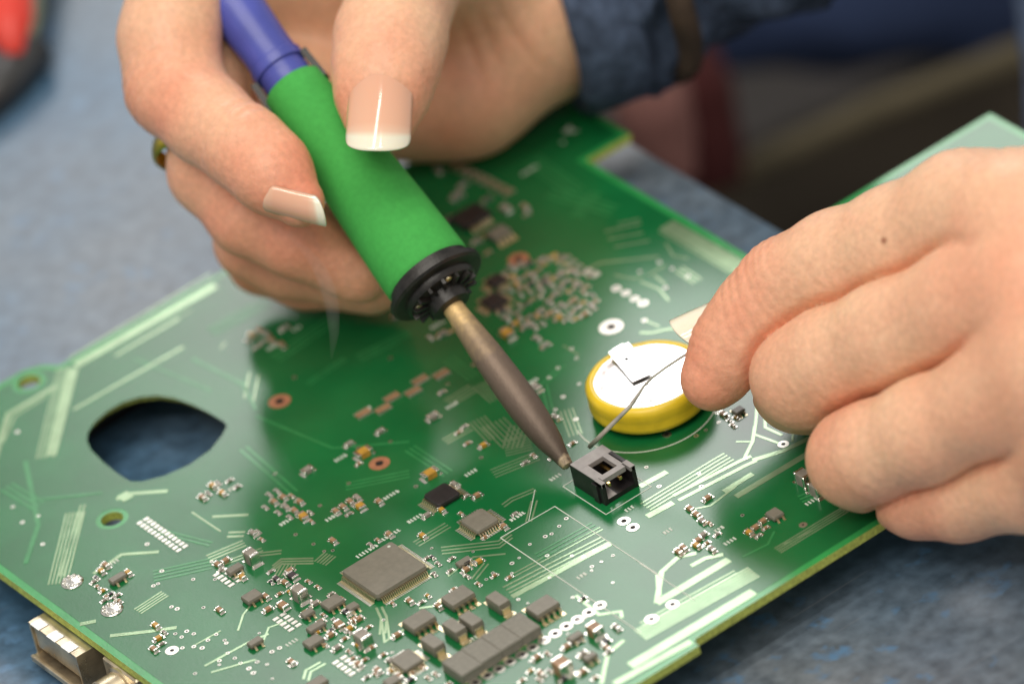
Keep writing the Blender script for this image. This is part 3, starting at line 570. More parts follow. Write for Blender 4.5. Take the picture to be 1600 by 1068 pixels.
# tall ceramic capacitors with tinned ends
def ceramic(px, py, sx, sy, h, m='chip_grey'):
    x, y = at(px, py, h); b = MB(); b.box(-sx/2+.05, sx/2-.05, -sy/2+.3, sy/2-.3, .05, h-.03, 0, .08); o = b.build('ceramic_capacitor', [m], BOARD); o.location = (x, y, Z0)
    for sd in (-1, 1):
        b = MB(); b.box(-sx/2, sx/2, *sorted((sd*sy/2, sd*(sy/2-.62))), 0, h, 0, .12); b.box(-sx/2-.2, sx/2+.2, *sorted((sd*(sy/2-.2), sd*(sy/2+.5))), 0, .09); b.build('terminal', ['solder'], o)
for a in [(391, 861, 1.8, 2.6, 2.4), (466, 918, 1.9, 2.7, 2.5), (565, 989, 2.1, 3.0, 2.4), (928, 977, 1.9, 2.6, 1.9, 'chip_tan'), (876, 1032, 2.3, 3.0, 2.4, 'chip_tan'), (1254, 738, 2.0, 2.8, 2.2, 'chip_grey'), (1275, 755, 2.0, 2.8, 2.2, 'chip_grey'), (596, 905+8, .9, 1.3, .8)][:-1]: ceramic(*a)
# dark block parts
def block(px, py, sx, sy, h, name='transistor', n=2):
    x, y = at(px, py, h); o = chip_body(name, x, y, sx, sy, h, .1, 'chip', chamf=.1)
    b = MB()
    for k in range(n):
        for sd in (-1, 1): gull(b, (k-(n-1)/2)*sx/n, sd*sy/2, 0, sd, .4, .75, h*.5)
    b.build('lead_row', ['lead'], o, kind='stuff')
for a in [(393, 929, 3.0, 2.4, 1.1), (489, 999, 3.1, 2.3, 1.1), (493, 976, 3.2, 1.6, 1.0), (519, 938, 3.4, 2.6, 1.1, 'transistor', 3), (183, 900, 3.0, 1.5, 1.0), (480, 955, 2.2, 1.5, 1.0), (366, 886, 2.8, 1.6, 1.0), (398, 1000, 2.6, 1.5, 1.0), (550, 945, 2.0, 1.6, .9), (898, 992, 2.6, 1.5, 1.0), (921, 1023, 2.3, 1.5, 1.1), (724, 875, 2.6, 1.4, .9), (1210, 800, 2.2, 2.4, 1.0), (1153, 639, 1.9, 1.6, .9), (995+10, 1063+20, 2, 2, 1), (495, 1064, 3.2, 2.2, 1.1), (612, 1061, 2.6, 2, 1.0)]: block(*a)
# edge landing row of brown resistors at the far side
v0, v1 = P(712, 258, .4), P(795, 299, .4)
for k in range(8):
    t = k/7; o = link('chip_resistor', KIND['m', 'chip_tan'], BOARD); o.location = (v0.x+(v1.x-v0.x)*t, v0.y+(v1.y-v0.y)*t, Z0+.03)
for k in range(5): small(885+k*9.5, 400+k*7, 's', G_, 0)
for q in [(919, 425), (931, 430)]:
    v = P(*q); b = MB(); b.box(-.8, .8, -.6, .6, 0, .3, 0, .1); o = b.build('solder_pad', ['tin'], BOARD); o.location = (v.x, v.y, Z0)
v = P(890, 204); SK.add([(v.x-1.3, v.y+.4, ZS), (v.x+1.1, v.y+1.3, ZS), (v.x+.3, v.y-.2, ZS), (v.x+1.2, v.y-1.6, ZS), (v.x-.2, v.y-.9, ZS)], [(4, 3, 2, 1, 0)])
SK.build('silkscreen', ['silk'], BOARD, kind='stuff', label='thin white printed outlines and marks')

# --- coin cell
BX, BY, BZ0, BZ1 = 4.6, -33.2, .9, 5.9
b = MB(); b.lathe([(8.6, BZ0), (9.7, BZ0+.05), (10.15, BZ0+.45), (10.25, BZ0+1.2), (10.1, BZ0+1.9), (10.2, BZ0+2.6), (10.3, BZ1-1.2), (10.15, BZ1-.55), (9.75, BZ1-.12), (9.4, BZ1+.02), (9.0, BZ1-.0), (8.75, BZ1-.12), (8.7, BZ1-.3)], 72, cap=False)
for i, (x, y, z) in enumerate(b.v):
    a = math.atan2(y, x); f = 1+.006*math.sin(3*a+1)+.004*math.sin(11*a)*(z-BZ0)/5; b.v[i] = (x*f+BX, y*f+BY, z)
cell = b.build('coin_cell', ['cell_wrap'], BOARD, smooth=True, label='coin battery in yellow wrap with bright steel top')
b = MB(); b.lathe([(9.2, BZ0-.02), (9.2, BZ1-.2), (7.4, BZ1-.16), (7.1, BZ1-.1), (.1, BZ1-.1)], 64, (BX, BY, 0)); b.build('steel_case', ['cell_steel'], cell, auto=30)
def tabpts():
    q = [P(951, 550, BZ1+.75), P(982, 535, BZ1+.75), P(1020, 582, BZ1+.45), P(988, 596, BZ1+.45)]
    return q
q = tabpts(); b = MB(); b.frustum([v-Vector((0, 0, .2)) for v in (q[0], q[3], q[2], q[1])], [q[0], q[3], q[2], q[1]])
tab = b.build('solder_tab', ['cell_steel'], cell)
v = P(979, 560, BZ1+.68); b = MB(); b.disc(v.x, v.y, .42, v.z-.02, v.z+.03, 0, 14); b.build('tab_hole', ['hole_dark'], cell)
e = (q[0]+q[1])/2; b = MB(); b.box(e.x-1.1, e.x+1.1, e.y-.1, e.y+.35, .05, e.z+.0); b.build('tab_leg', ['cell_steel'], cell)

# --- two pin shrouded connector
CX0, CX1, CY0, CY1, CH = -17.6, -10.7, -49.6, -40.8, 4.3
b = MB(); w = .75
b.box(CX0, CX0+w, CY0, CY1, .1, CH, 0, .08); b.box(CX1-w, CX1, CY0, CY1, .1, CH, 0, .08); b.box(CX0+w, CX1-w, CY1-2.2, CY1, .1, CH-.9, 0, .0); b.box(CX0+w, CX1-w, CY0+.1, CY1-2.2, .1, .9, 0)
b.box(CX0-.35, CX0+.1, CY0+1.2, CY0+2.6, .1, CH-.6, 0, .05)
conn = b.build('pin_connector', ['plastic_black'], BOARD, label='black two pin connector with grey top being soldered')
b = MB()                                        # top plate with a window
z0, z1 = CH-.85, CH+.06
wx0, wx1, wy0, wy1 = CX0+1.8, CX1-2.0, CY0+2.1, CY1-2.7
b.box(CX0+.05, CX1-.05, wy1, CY1-.05, z0, z1, 0, .06); b.box(CX0+.05, wx0, CY0+1.9, wy1, z0, z1, 0); b.box(wx1, CX1-1.0, CY0+1.9, wy1, z0, z1, 0)
b.box(wx0, wx1, CY0+.9, wy0, z0, z1, 0); b.box(CX0+.9, wx0, CY0+.9, CY0+1.9, z0, z1, 0); b.box(wx1, CX1-1.3, CY0+.9, CY0+1.9, z0, z1, 0)
b.box(CX0, CX0+.8, CY0, CY0+1.9, z0+.1, z1-.02, 0); b.box(CX1-.95, CX1, CY0, CY0+2.2, z0+.1, z1-.02, 0); b.box(CX1-.6, CX1-.05, CY0+2.2, wy1, z0+.1, z1-.25, 0)
b.build('top_plate', ['plastic_grey'], conn)
for x in (CX0+2.3, CX1-2.3):
    b = MB(); b.box(x-.3, x+.3, CY0+1.3, CY1-2.0, 2.1, 2.7, 0, .08); b.build('pin', ['gold'], conn)
b = MB(); b.frustum([(CX0+.8, CY0+.15, .92), (CX0+2.6, CY0+.15, .92), (CX0+2.6, CY0+4, .92), (CX0+.8, CY0+4, .92)], [(CX0+.8, CY0+.2, 1.0), (CX0+2.4, CY0+.2, 1.0), (CX0+2.4, CY0+4, 1.6), (CX0+.8, CY0+4, 1.6)]); b.build('key_ramp', ['plastic_grey'], conn)
for x in (CX0+2.3, CX1-2.3):
    b = MB(); b.box(x-.35, x+.35, CY1-.2, CY1+1.5, .1, .45, 0, .1); b.lathe([(.9, 0), (.8, .3), (.4, .7), (.1, .8)], 14, (x, CY1+1.0, .08)); b.build('solder_joint', ['solder'], conn, smooth=True)

# --- connectors that hang under the board's left edge
XE = -94.3
b = MB()
b.box(XE-3.2, XE+9, -9.9, 4.5, -2.5, -2.0, 0, .05); b.box(XE-4.2, XE+9, -9.9, 4.5, -8.9, -8.4, 0, .05); b.box(XE-3.2, XE+9, -9.9, -9.4, -8.4, -2.5, 0); b.box(XE-3.2, XE+9, 4.0, 4.5, -8.4, -2.5, 0); b.box(XE+1, XE+9, -9.4, 4.0, -8.4, -2.5, 0)
b.box(XE-4.6, XE-3.9, -9.6, 4.2, -9.0, -7.9, 0, .15)
usb = b.build('usb_socket', ['shell'], BOARD, label='metal rectangular socket hanging under the board edge')
b = MB(); b.box(XE-2.9, XE+1, -9.3, 3.9, -6.9, -2.55, 0, .25); b.build('tongue', ['shell'], usb)
for y in (2.2, -2.6, -6.9):
    b = MB(); b.box(XE-3.4, XE-1.3, y-1.2, y+1.4, -2.0, -1.86, 0, .05); b.build('spring_tab', ['tin'], usb)
b = MB(); b.lathe([(3.4, -3.5), (3.6, -3.3), (3.6, 0), (4.2, .2), (4.2, 8)], 28, (XE-1.0, -18.5, -6.0), (1, 0, 0), cap=False); b.lathe([(2.4, -3.4), (2.4, 6)], 20, (XE-1.0, -18.5, -6.0), (1, 0, 0), cap=False); b.box(XE-.5, XE+9, -23.5, -13.5, -9.6, -1.7, 0, .3)
b.build('round_jack', ['shell'], BOARD, auto=40, label='round metal jack under the board edge')

for x0, x1, y0, y1 in ((-92, -34, 51, 57), (-36, -20, 10, 40), (0, 30, 20, 50), (20, 70, -80, -40), (-60, -30, -80, -60)):
    b = MB(); b.box(x0, x1, y0, y1, MATZ+.02, -1.62, 0, .3); b.build('hidden_underside_block', ['plastic_black'], BOARD)  # unseen blocks added to prop the board and darken its cut-out

# ------------------------------------------------------------------ soldering iron
TIP = P(888, 729, 3.6); BACK = P(450, 125, 47.0)
AX = (BACK-TIP).normalized()
def heat_tint():
    m = mat('heat_tint', (.2, .13, .09), .5, .5, .5, bump=.5, bscale=2.)
    N, L = nodes(m); bs = N['Principled BSDF']; tc = N['Texture Coordinate']
    dt = N.new('ShaderNodeVectorMath'); dt.operation = 'DOT_PRODUCT'; dt.inputs[1].default_value = AX; L.new(tc.outputs['Object'], dt.inputs[0])
    nz = N.new('ShaderNodeTexNoise'); nz.inputs['Scale'].default_value = .8; nz.inputs['Detail'].default_value = 6; L.new(tc.outputs['Object'], nz.inputs['Vector'])
    ma = N.new('ShaderNodeMath'); ma.operation = 'MULTIPLY_ADD'; ma.inputs[1].default_value = 9; L.new(nz.outputs['Fac'], ma.inputs[0]); L.new(dt.outputs['Value'], ma.inputs[2])
    mr = N.new('ShaderNodeMapRange'); mr.inputs['From Min'].default_value = 2.5; mr.inputs['From Max'].default_value = 42.5; L.new(ma.outputs[0], mr.inputs['Value'])
    r = N.new('ShaderNodeValToRGB'); e = r.color_ramp.elements
    e[0].position = 0; e[0].color = (.55, .42, .22, 1); e[1].position = 1; e[1].color = (.72, .50, .22, 1)
    for p, c in ((.05, (.42, .33, .22, 1)), (.09, (.10, .075, .055, 1)), (.35, (.15, .11, .085, 1)), (.6, (.19, .14, .105, 1)), (.78, (.36, .26, .15, 1)), (.88, (.66, .46, .21, 1))):
        q = e.new(p); q.color = c
    L.new(mr.outputs['Result'], r.inputs['Fac']); L.new(r.outputs['Color'], bs.inputs['Base Color'])
heat_tint()
def along(px, py):
    """distance along the iron of the point of its axis nearest this place in the photo"""
    o = CAM; d = (FW + RT*((px-800)/FPX) - UP*((py-534)/FPX)).normalized()
    w0 = TIP-o; bb = AX.dot(d); return (bb*d.dot(w0)-AX.dot(w0))/(1-bb*bb)
IRON = thing('soldering_iron', 'soldering iron with bright green foam grip and blue handle held in a hand', 'soldering iron', TIP)
def iron(name, prof, m, n=40, auto=35, mis=None, lab=None, bumpf=None):
    b = MB(); b.lathe(prof, n, (0, 0, 0), AX, mis=mis)
    return b.build(name, m, IRON, auto=auto, label=lab)
sB, sF, sG0, sG1, sH = along(704, 473), along(690, 452), along(672, 428), along(463, 128), along(441, 92)
b_ = sB-1
iron('tip', [(.6, 0), (1.0, .25), (1.15, 1.0), (1.35, 2.2), (2.1, 5.2), (2.6, 9), (2.85, 13), (2.85, 17), (2.6, b_-10), (2.2, b_-5), (1.85, b_-1), (1.8, b_+4)], ['heat_tint'], 32, 40)
iron('collar', [(1.9, b_), (3.4, b_+.3), (3.6, sF-1.2), (6.2, sF-.9), (6.6, sF-.3), (6.6, sF+.3), (8.3, sF+.5), (8.7, sF+.9), (8.7, sF+1.8), (7.6, sF+2.2), (7.4, sG0+1.5)], ['iron_black'], 48)
for k in range(14):
    a = 2*math.pi*k/14; t = AX.orthogonal().normalized(); w_ = AX.cross(t); c = t*math.cos(a)+w_*math.sin(a); u2 = AX.cross(c)
    b = MB(); p0 = AX*(sF-.9)
    q = [p0+c*3.5-u2*.28, p0+c*6.1-u2*.28, p0+c*6.1+u2*.28, p0+c*3.5+u2*.28]
    b.frustum([v+AX*.8 for v in q], [v-AX*.9 for v in q]); b.build('collar_rib', ['iron_black'], IRON)
for k in range(4):
    a = 2*math.pi*k/4+.9; c = t*math.cos(a)+w_*math.sin(a)
    b = MB(); b.lathe([(.75, 0), (.75, .5), (.4, .7)], 14, AX*(sF-.6)+c*5.0, -AX); b.build('collar_screw', ['lead'], IRON, auto=40)
g = [(7.0, sG0-.6), (7.55, sG0), (7.7, sG0+.8), (7.55, sG0+6), (7.2, sG0+14)]
LG = sG1-sG0
g += [(6.7, sG0+.55*LG), (6.1, sG0+.75*LG), (5.6, sG0+.9*LG), (5.35, sG1-.5), (4.8, sG1)]
iron('foam_grip', g, ['iron_grip'], 56, 60)
iron('handle', [(4.3, sG1-1), (4.35, sG1+2.0), (4.25, sG1+2.1), (4.2, sG1+3.2), (4.75, sG1+3.4), (4.8, sG1+5.0), (4.45, sG1+5.3), (4.4, sG1+8), (4.7, sG1+14), (5.3, sG1+28), (5.5, sG1+70), (5.0, sG1+78), (4.0, sG1+80)], ['iron_blue'], 48)
iron('cable', [(2.4, sG1+80), (2.2, sG1+86), (2.2, sG1+120)], ['iron_black'], 16)
side = RT*math.cos(0.62)+UP*math.sin(0.62); side = (side-AX*side.dot(AX)).normalized()
for sgn in (1, -1):
    c = side*sgn; u2 = AX.cross(c); p0 = AX*(sG1-2.5)+c*4.7
    q = [p0-u2*1.3, p0+c*1.2-u2*1.3, p0+c*1.2+u2*1.3, p0+u2*1.3]
    b = MB(); b.frustum(q, [v+AX*6.2-c*.3 for v in q]); b.build('clip', ['iron_black'], IRON)

# ------------------------------------------------------------------ solder wire
pts = [(921, 698, 3.0), (940, 679, 5.5), (962, 657, 8.5), (985, 634, 11), (998, 615, 12.5), (1006, 603, 13.5), (1020, 589, 15), (1040, 574, 17), (1066, 557, 19), (1100, 535, 21)]
b = MB(); pp = [P(*q) for q in pts]
b.tube(pp, [.40, .40, .38, .34, .27, .22, .22, .22, .22, .22], 10)
for q, r in [((1010, 599, 14.0), .32)]: v = P(*q); b.lathe([(.05, -r), (r*.8, -.2), (r, .1), (.05, r)], 8, v)
tag(b.build('solder_wire', ['wire'], None, smooth=True), 'thin bent grey solder wire held over the coin battery', 'solder wire')

# ------------------------------------------------------------------ hands (signed distance -> surface)
VOX = .45
def surface_nets(D, org, h):
    s = D < 0; nx, ny, nz = D.shape
    sl = [(i, j, k) for i in (0, 1) for j in (0, 1) for k in (0, 1)]
    cnt = np.zeros((nx-1, ny-1, nz-1), np.int8)
    for i, j, k in sl: cnt += s[i:nx-1+i, j:ny-1+j, k:nz-1+k]
    mask = (cnt > 0) & (cnt < 8); I = np.argwhere(mask); n = len(I)
    idx = np.full(mask.shape, -1, np.int32); idx[mask] = np.arange(n)
    vals = {c: D[I[:, 0]+c[0], I[:, 1]+c[1], I[:, 2]+c[2]] for c in sl}
    acc = np.zeros((n, 3)); num = np.zeros(n)
    for c in sl:
        for ax in range(3):
            if c[ax]: continue
            e = list(c); e[ax] = 1; a, b2 = vals[c], vals[tuple(e)]
            x = (a < 0) != (b2 < 0); t = np.where(x, a/np.where(x, a-b2, 1), 0)
            p = np.tile(np.array(c, float), (n, 1)); p[:, ax] = t
            acc[x] += p[x]; num += x
    V = (I+acc/num[:, None])*h+org
    F = []
    for ax in range(3):
        o1, o2 = [a for a in range(3) if a != ax]
        A = np.take(s, range(0, D.shape[ax]-1), ax); B = np.take(s, range(1, D.shape[ax]), ax)
        E = np.argwhere(A != B)
        E = E[(E[:, o1] > 0) & (E[:, o2] > 0) & (E[:, o1] < D.shape[o1]-1) & (E[:, o2] < D.shape[o2]-1)]
        sg = A[E[:, 0], E[:, 1], E[:, 2]]
        def q(d1, d2):
            e = E.copy(); e[:, o1] += d1; e[:, o2] += d2; return idx[e[:, 0], e[:, 1], e[:, 2]]
        f = np.stack([q(-1, -1), q(0, -1), q(0, 0), q(-1, 0)], 1)
        flip = sg if ax != 1 else ~sg
        f[~flip] = f[~flip][:, ::-1]
        F.append(f)
    return V, np.concatenate(F)
def smin(a, b, k):
    h = np.maximum(k-np.abs(a-b), 0)/k; return np.minimum(a, b)-h*h*k*.25
def cone(X, a, b, ra, rb):
    a = np.array(a, np.float32); b = np.array(b, np.float32); ba = b-a; l = float(ba@ba)
    px, py, pz = X[0]-a[0], X[1]-a[1], X[2]-a[2]
    t = np.clip((px*ba[0]+py*ba[1]+pz*ba[2])/l, 0, 1)
    return np.sqrt((px-t*ba[0])**2+(py-t*ba[1])**2+(pz-t*ba[2])**2)-(ra+(rb-ra)*t)
def chain(X, pts, k):
    d = None
    for i in range(len(pts)-1):
        c = cone(X, pts[i][0], pts[i+1][0], pts[i][1], pts[i+1][1]); d = c if d is None else smin(d, c, k)
    return d
def build_hand(fingers, palm, kpalm, kfing, creases, flush, pairs={}, bumps=(), moles=()):
    """fingers: chains of (point, radius); creases: (point, along, dorsal direction, reach, offsets, depth, width)"""
    allp = [p for c in fingers+palm for p in c]
    lo = np.min([np.array(p[0])-p[1]-3 for p in allp], 0); hi = np.max([np.array(p[0])+p[1]+3 for p in allp], 0)
    n = np.ceil((hi-lo)/VOX).astype(int)+1
    ax = [lo[i].astype(np.float32)+np.arange(n[i], dtype=np.float32)*np.float32(VOX) for i in range(3)]
    X = (ax[0][:, None, None], ax[1][None, :, None], ax[2][None, None, :])
    D = prev = None; carve = 0
    for i, c in enumerate(fingers):
        d = chain(X, c, 3.0)
        if D is None: D = d
        else:
            kf, dep, wd = pairs.get(i, (kfing, 0, 1))
            if dep: carve = carve+np.float32(dep)*np.exp(-((d-prev)/np.float32(wd))**2)*np.exp(-(np.minimum(d, prev)/np.float32(3.5))**2)
            D = smin(D, d, kf)
        prev = d
    dp = None
    for c in palm: d = chain(X, c, 6.0); dp = d if dp is None else smin(dp, d, kpalm)
    if dp is not None: D = smin(D, dp, kpalm); D = D+carve*np.clip(dp/np.float32(7.)+.15, 0, 1)
    for p, al, dn, reach, offs, dep, wd in creases:
        al = np.array(al.normalized()); dn = np.array(dn.normalized()); rel = [X[i]-np.float32(p[i]) for i in range(3)]
        s_ = rel[0]*al[0]+rel[1]*al[1]+rel[2]*al[2]
        r2 = rel[0]**2+rel[1]**2+rel[2]**2
        dd = rel[0]*dn[0]+rel[1]*dn[1]+rel[2]*dn[2]
        lat = r2-s_**2-dd**2
        msk = np.clip(1-r2/reach**2, 0, 1)*np.clip(dd/2+.3, 0, 1)
        g = 0
        for o_ in offs: g = g+np.exp(-((s_-o_-.012*lat*np.sign(o_+.01))/wd)**2)
        D = D+(dep*msk*g).astype(np.float32)
    for p, r, a in bumps:
        r2 = sum((X[i]-np.float32(p[i]))**2 for i in range(3)); D = D-np.float32(a)*np.exp(-r2/np.float32(r*r))
    V, F = surface_nets(D, lo, VOX)
    for _ in range(2):                                      # relax
        S_ = np.zeros_like(V); c_ = np.zeros(len(V))
        for a, b2 in ((0, 1), (1, 2), (2, 3), (3, 0)):
            np.add.at(S_, F[:, a], V[F[:, b2]]); np.add.at(S_, F[:, b2], V[F[:, a]]); np.add.at(c_, F[:, a], 1); np.add.at(c_, F[:, b2], 1)
        V = V*.5+.5*S_/np.maximum(c_, 1)[:, None]
    me = bpy.data.meshes.new('hand'); me.vertices.add(len(V)); me.vertices.foreach_set('co', V.astype(np.float32).ravel())
    me.loops.add(F.size); me.loops.foreach_set('vertex_index', F.astype(np.int32).ravel())
    me.polygons.add(len(F)); me.polygons.foreach_set('loop_start', np.arange(0, F.size, 4, dtype=np.int32)); me.polygons.foreach_set('loop_total', np.full(len(F), 4, np.int32))
    me.update(calc_edges=True); me.validate()
    me.polygons.foreach_set('use_smooth', [True]*len(me.polygons))
    fl = np.zeros(len(V))
    for p, r, a in flush: fl = np.maximum(fl, a*np.exp(-((V-np.array(p))**2).sum(1)/(r*r)))
    at_ = me.attributes.new('flush', 'FLOAT', 'POINT'); at_.data.foreach_set('value', fl.astype(np.float32))
    mo = np.zeros(len(V))
    for p, r in moles: mo = np.maximum(mo, np.clip(1.5-np.sqrt(((V-np.array(p))**2).sum(1))/r, 0, 1))
    at_ = me.attributes.new('mole', 'FLOAT', 'POINT'); at_.data.foreach_set('value', mo.astype(np.float32))
    me.materials.append(M['skin']); return me
def nail(parent, base, tip, normal, width, arc=.95, white=.24, lift=.0, bend=.10, th=.35):
    """curved plate from the cuticle (base) to the free edge (tip)"""
    base, tip = Vector(base), Vector(tip); d = (tip-base); L = d.length; d.normalize()
    n = Vector(normal); n = (n-d*n.dot(d)).normalized(); w = d.cross(n)
    nu, nv = 36, 19; b = MB(); R = width/2/math.sin(arc); vs = []
    for layer in (0, 1):
        for i in range(nu+1):
            u = i/nu
            prof = 1.0 if .16 < u < .82 else (math.sqrt(max(0, 1-((.16-u)/.16)**2))*.3+.7 if u <= .16 else 1-.16*((u-.82)/.18)**2)
            for j in range(nv+1):
                v = (j/nv*2-1); a = arc*v*prof
                uu = u - .13*abs(v)**2.2*max(0, (u-.6)/.4) + (.06*v*v*(1-u/.16) if u < .16 else 0)
                p = base+d*(L*uu)+w*(R*math.sin(a))+n*(R*(math.cos(a)-1)-bend*L*(uu-.35)**2+lift - layer*th)
                vs.append(p)
    k = (nu+1)*(nv+1); fs, ms = [], []
    for i in range(nu):
        for j in range(nv):
            a = i*(nv+1)+j; m = 1 if (i+.5)/nu > 1-white+.07*(.5-((j+.5)/nv*2-1)**2) else 0
            fs += [(a, a+nv+1, a+nv+2, a+1), (k+a+1, k+a+nv+2, k+a+nv+1, k+a)]; ms += [m, m]
    for i in range(nu):
        a = i*(nv+1); fs += [(a, k+a, k+a+nv+1, a+nv+1), (a+nv, a+2*nv+1, k+a+2*nv+1, k+a+nv)]; ms += [1 if (i+.5)/nu > 1-white else 0]*2
    for j in range(nv):
        a = nu*(nv+1)+j; fs += [(a, k+a, k+a+1, a+1), (j, j+1, k+j+1, k+j)]; ms += [1, 0]
    b.v = [tuple(v) for v in vs]; b.f = fs; b.m = ms
    b.m = [0]*len(fs); o = b.build('fingernail', ['nail'], parent, smooth=True)
    a = o.data.attributes.new('free_edge', 'FLOAT', 'POINT'); vals = []
    for layer in (0, 1):
        for i in range(nu+1):
            for j in range(nv+1): v = j/nv*2-1; vals.append(.5*(i/nu)/(1-white+.05*(.5-v*v)))
    a.data.foreach_set('value', vals); return o

PERSON = thing('person', 'person in dark blue denim shirt soldering with both hands over the board', 'person', (180, 220, -630))
PERSON.location = (0, 0, 0)
J = lambda px, py, h, r: (P(px, py, h), r)
TOCAM = -FW
# the hand round the iron (left in the picture)
index = [J(285, -60, 62, 8.8), J(264, 60, 55, 8.1), J(274, 136, 50, 7.9), J(326, 190, 48, 7.0), J(380, 230, 46.5, 6.6), J(425, 272, 44, 6.2), J(468, 316, 41, 4.2)]
middle = [J(320, 90, 46, 8.0), J(330, 268, 35, 6.8), J(390, 335, 30, 6.6), J(462, 368, 26, 6.6), J(560, 415, 19, 6.4)]
ringf = [J(400, 160, 32, 8), J(396, 376, 19, 6.2), J(450, 405, 15, 6.1), J(580, 440, 11, 5.4)]
pinky = [J(450, 230, 22, 7), J(410, 404, 10, 5.6), J(475, 428, 8, 5.5), J(580, 446, 7, 4.8)]
thumb = [J(735, -90, 36, 12.5), J(640, -60, 50, 10.0), J(610, 60, 53, 8.9), J(602, 110, 51.5, 8.3), J(596, 160, 49, 6.9), J(594, 184, 47.8, 5.0)]
palm = [[J(350, -190, 62, 10), J(600, -130, 45, 12), J(830, -20, 21, 14), J(1000, -60, 18, 15)], [J(350, -60, 42, 10), J(820, 10, 22, 13)], [J(450, 150, 22, 9), J(630, 142, 12, 11), J(722, 130, 13, 12), J(840, 30, 18, 14)], [J(740, -60, 33, 13), J(850, -10, 21, 14)]]
cr = [(P(252, 140, 50), P(312, 190, 48)-P(243, 60, 55), TOCAM, 11, (-3.6, -1.2, 1.0, 3.0), .7, .55),
      (P(372, 226, 46.5), P(425, 268, 44)-P(312, 190, 48), TOCAM+UP*.6, 10, (-1.2, 1.2), .75, .5),
      (P(604, 92, 52), P(596, 165, 49)-P(612, 60, 53), TOCAM, 10, (-4., -2.4, -.8, 1.0, 2.8), .5, .5),
      (P(760, 20, 26), RT+UP*.5, TOCAM, 16, (-5, -1.5, 2, 6), .6, .7)]
fl = [(P(450, 295, 42), 14, .95), (P(596, 185, 49), 12, .7), (P(262, 150, 52), 12, .65), (P(606, 90, 58), 8, .5), (P(700, 150, 20), 22, .4), (P(450, 380, 26), 26, .75), (P(430, 430, 8), 22, .85)]
hr = link('hand', build_hand([index, middle, ringf, pinky, thumb], palm, 7.0, .9, cr, fl, {2: (4., 1.0, 1.6), 3: (5., 1.0, 1.6)}, bumps=[(P(555, 112, 52)+TOCAM*5, 3.5, .6), (P(640, 112, 52)+TOCAM*5, 3.5, .6), (P(420, 236, 47), 6, .9), (P(262, 150, 51), 7, .7)]), PERSON, label='hand pinching the green grip between thumb and fingers')
nail(hr, P(597, 98, 52)+TOCAM*9.75, P(588, 234, 46.5)+TOCAM*7.0, TOCAM+UP*.12-RT*.06, 10.7, arc=1.1, white=.20, bend=.08)
nail(hr, P(412, 293, 43)+TOCAM*4.3-UP*3.3, P(508, 336, 40)+TOCAM*3.0-UP*1.5, TOCAM*.62-UP*.82-RT*.1, 6.6, arc=1.2, white=.15, bend=.06)
# ring on the middle finger
rc, ra = P(284, 232, 38), (P(300, 262, 35)-P(300, 90, 46)).normalized()
b = MB(); b.lathe([(7.9, -1.5), (8.5, -1.3), (8.7, 0), (8.5, 1.3), (7.9, 1.5)], 48, P(318, 236, 36.5), ra, cap=False)
tag(b.build('finger_ring', ['ring_gold'], None, smooth=True), 'gold ring on a finger of the hand holding the iron', 'ring')

# the hand feeding the wire (right in the picture)
index2 = [J(1610, 362, 44.5, 11.3), J(1510, 338, 43, 10.2), J(1405, 378, 37, 8.8), J(1310, 412, 32, 8.3), J(1232, 452, 27, 8.1), J(1186, 494, 23.5, 7.2), J(1148, 544, 19, 6.9), J(1113, 592, 15.5, 5.2)]
middle2 = [J(1640, 450, 40, 11), J(1520, 476, 36, 9.8), J(1400, 524, 28, 9.0), J(1310, 560, 22, 8.6), J(1258, 586, 18, 8.3), J(1250, 600, 12, 7.4), J(1330, 620, 7.5, 6.6)]
ring2 = [J(1680, 570, 34, 10.5), J(1560, 622, 27, 9.2), J(1450, 672, 20, 8.3), J(1370, 704, 15, 7.7), J(1338, 716, 12, 7.4), J(1350, 730, 8, 6.4), J(1430, 740, 6.5, 6)]
pinky2 = [J(1720, 690, 24, 9.5), J(1620, 746, 14, 8.2), J(1500, 772, 7.4, 7.1), J(1435, 774, 5.4, 6.4), J(1420, 770, 5, 6.2)]
thumb2 = [J(1400, 440, 12, 8.5), J(1260, 485, 14, 7.0), J(1190, 512, 16.5, 5.6), J(1128, 524, 17, 4.0)]
palm2 = [[J(1640, 364, 43.5, 11.6), J(1850, 420, 40, 18)], [J(1640, 450, 40, 11), J(1850, 480, 38, 18)], [J(1680, 570, 34, 11), J(1850, 560, 34, 18)], [J(1720, 690, 24, 10), J(1850, 640, 28, 16)], [J(1400, 440, 12, 8.5), J(1700, 500, 22, 14)]]
cr2 = [(P(1200, 452, 27), P(1168, 490, 23)-P(1300, 404, 32), TOCAM+UP*.4, 13, (-6, -4.1, -2.4, -.7, 1.2, 2.8, 4.6), .42, .42),
       (P(1132, 540, 19), P(1108, 592, 15.5)-P(1168, 490, 23), TOCAM-RT*.4, 9, (-2.2, -.6, 1., 2.6), .42, .42),
       (P(1300, 570, 22), P(1256, 588, 18)-P(1400, 530, 28), TOCAM, 12, (-3, -.5, 1.6, 3.8), .22, .5),
       (P(1375, 704, 15), P(1338, 716, 12)-P(1450, 678, 20), TOCAM, 11, (-3, -.5, 2.), .22, .5), (P(1560, 300, 48), RT, TOCAM+UP, 16, (-6, -3.5, 0, 3), .3, .6)]
fl2 = [(P(1110, 570, 16), 13, 1.0), (P(1180, 470, 25), 14, .7), (P(1250, 590, 16), 15, .55), (P(1335, 715, 12), 14, .55), (P(1440, 780, 6), 14, .6), (P(1560, 460, 45), 18, .5), (P(1560, 700, 30), 18, .45)]
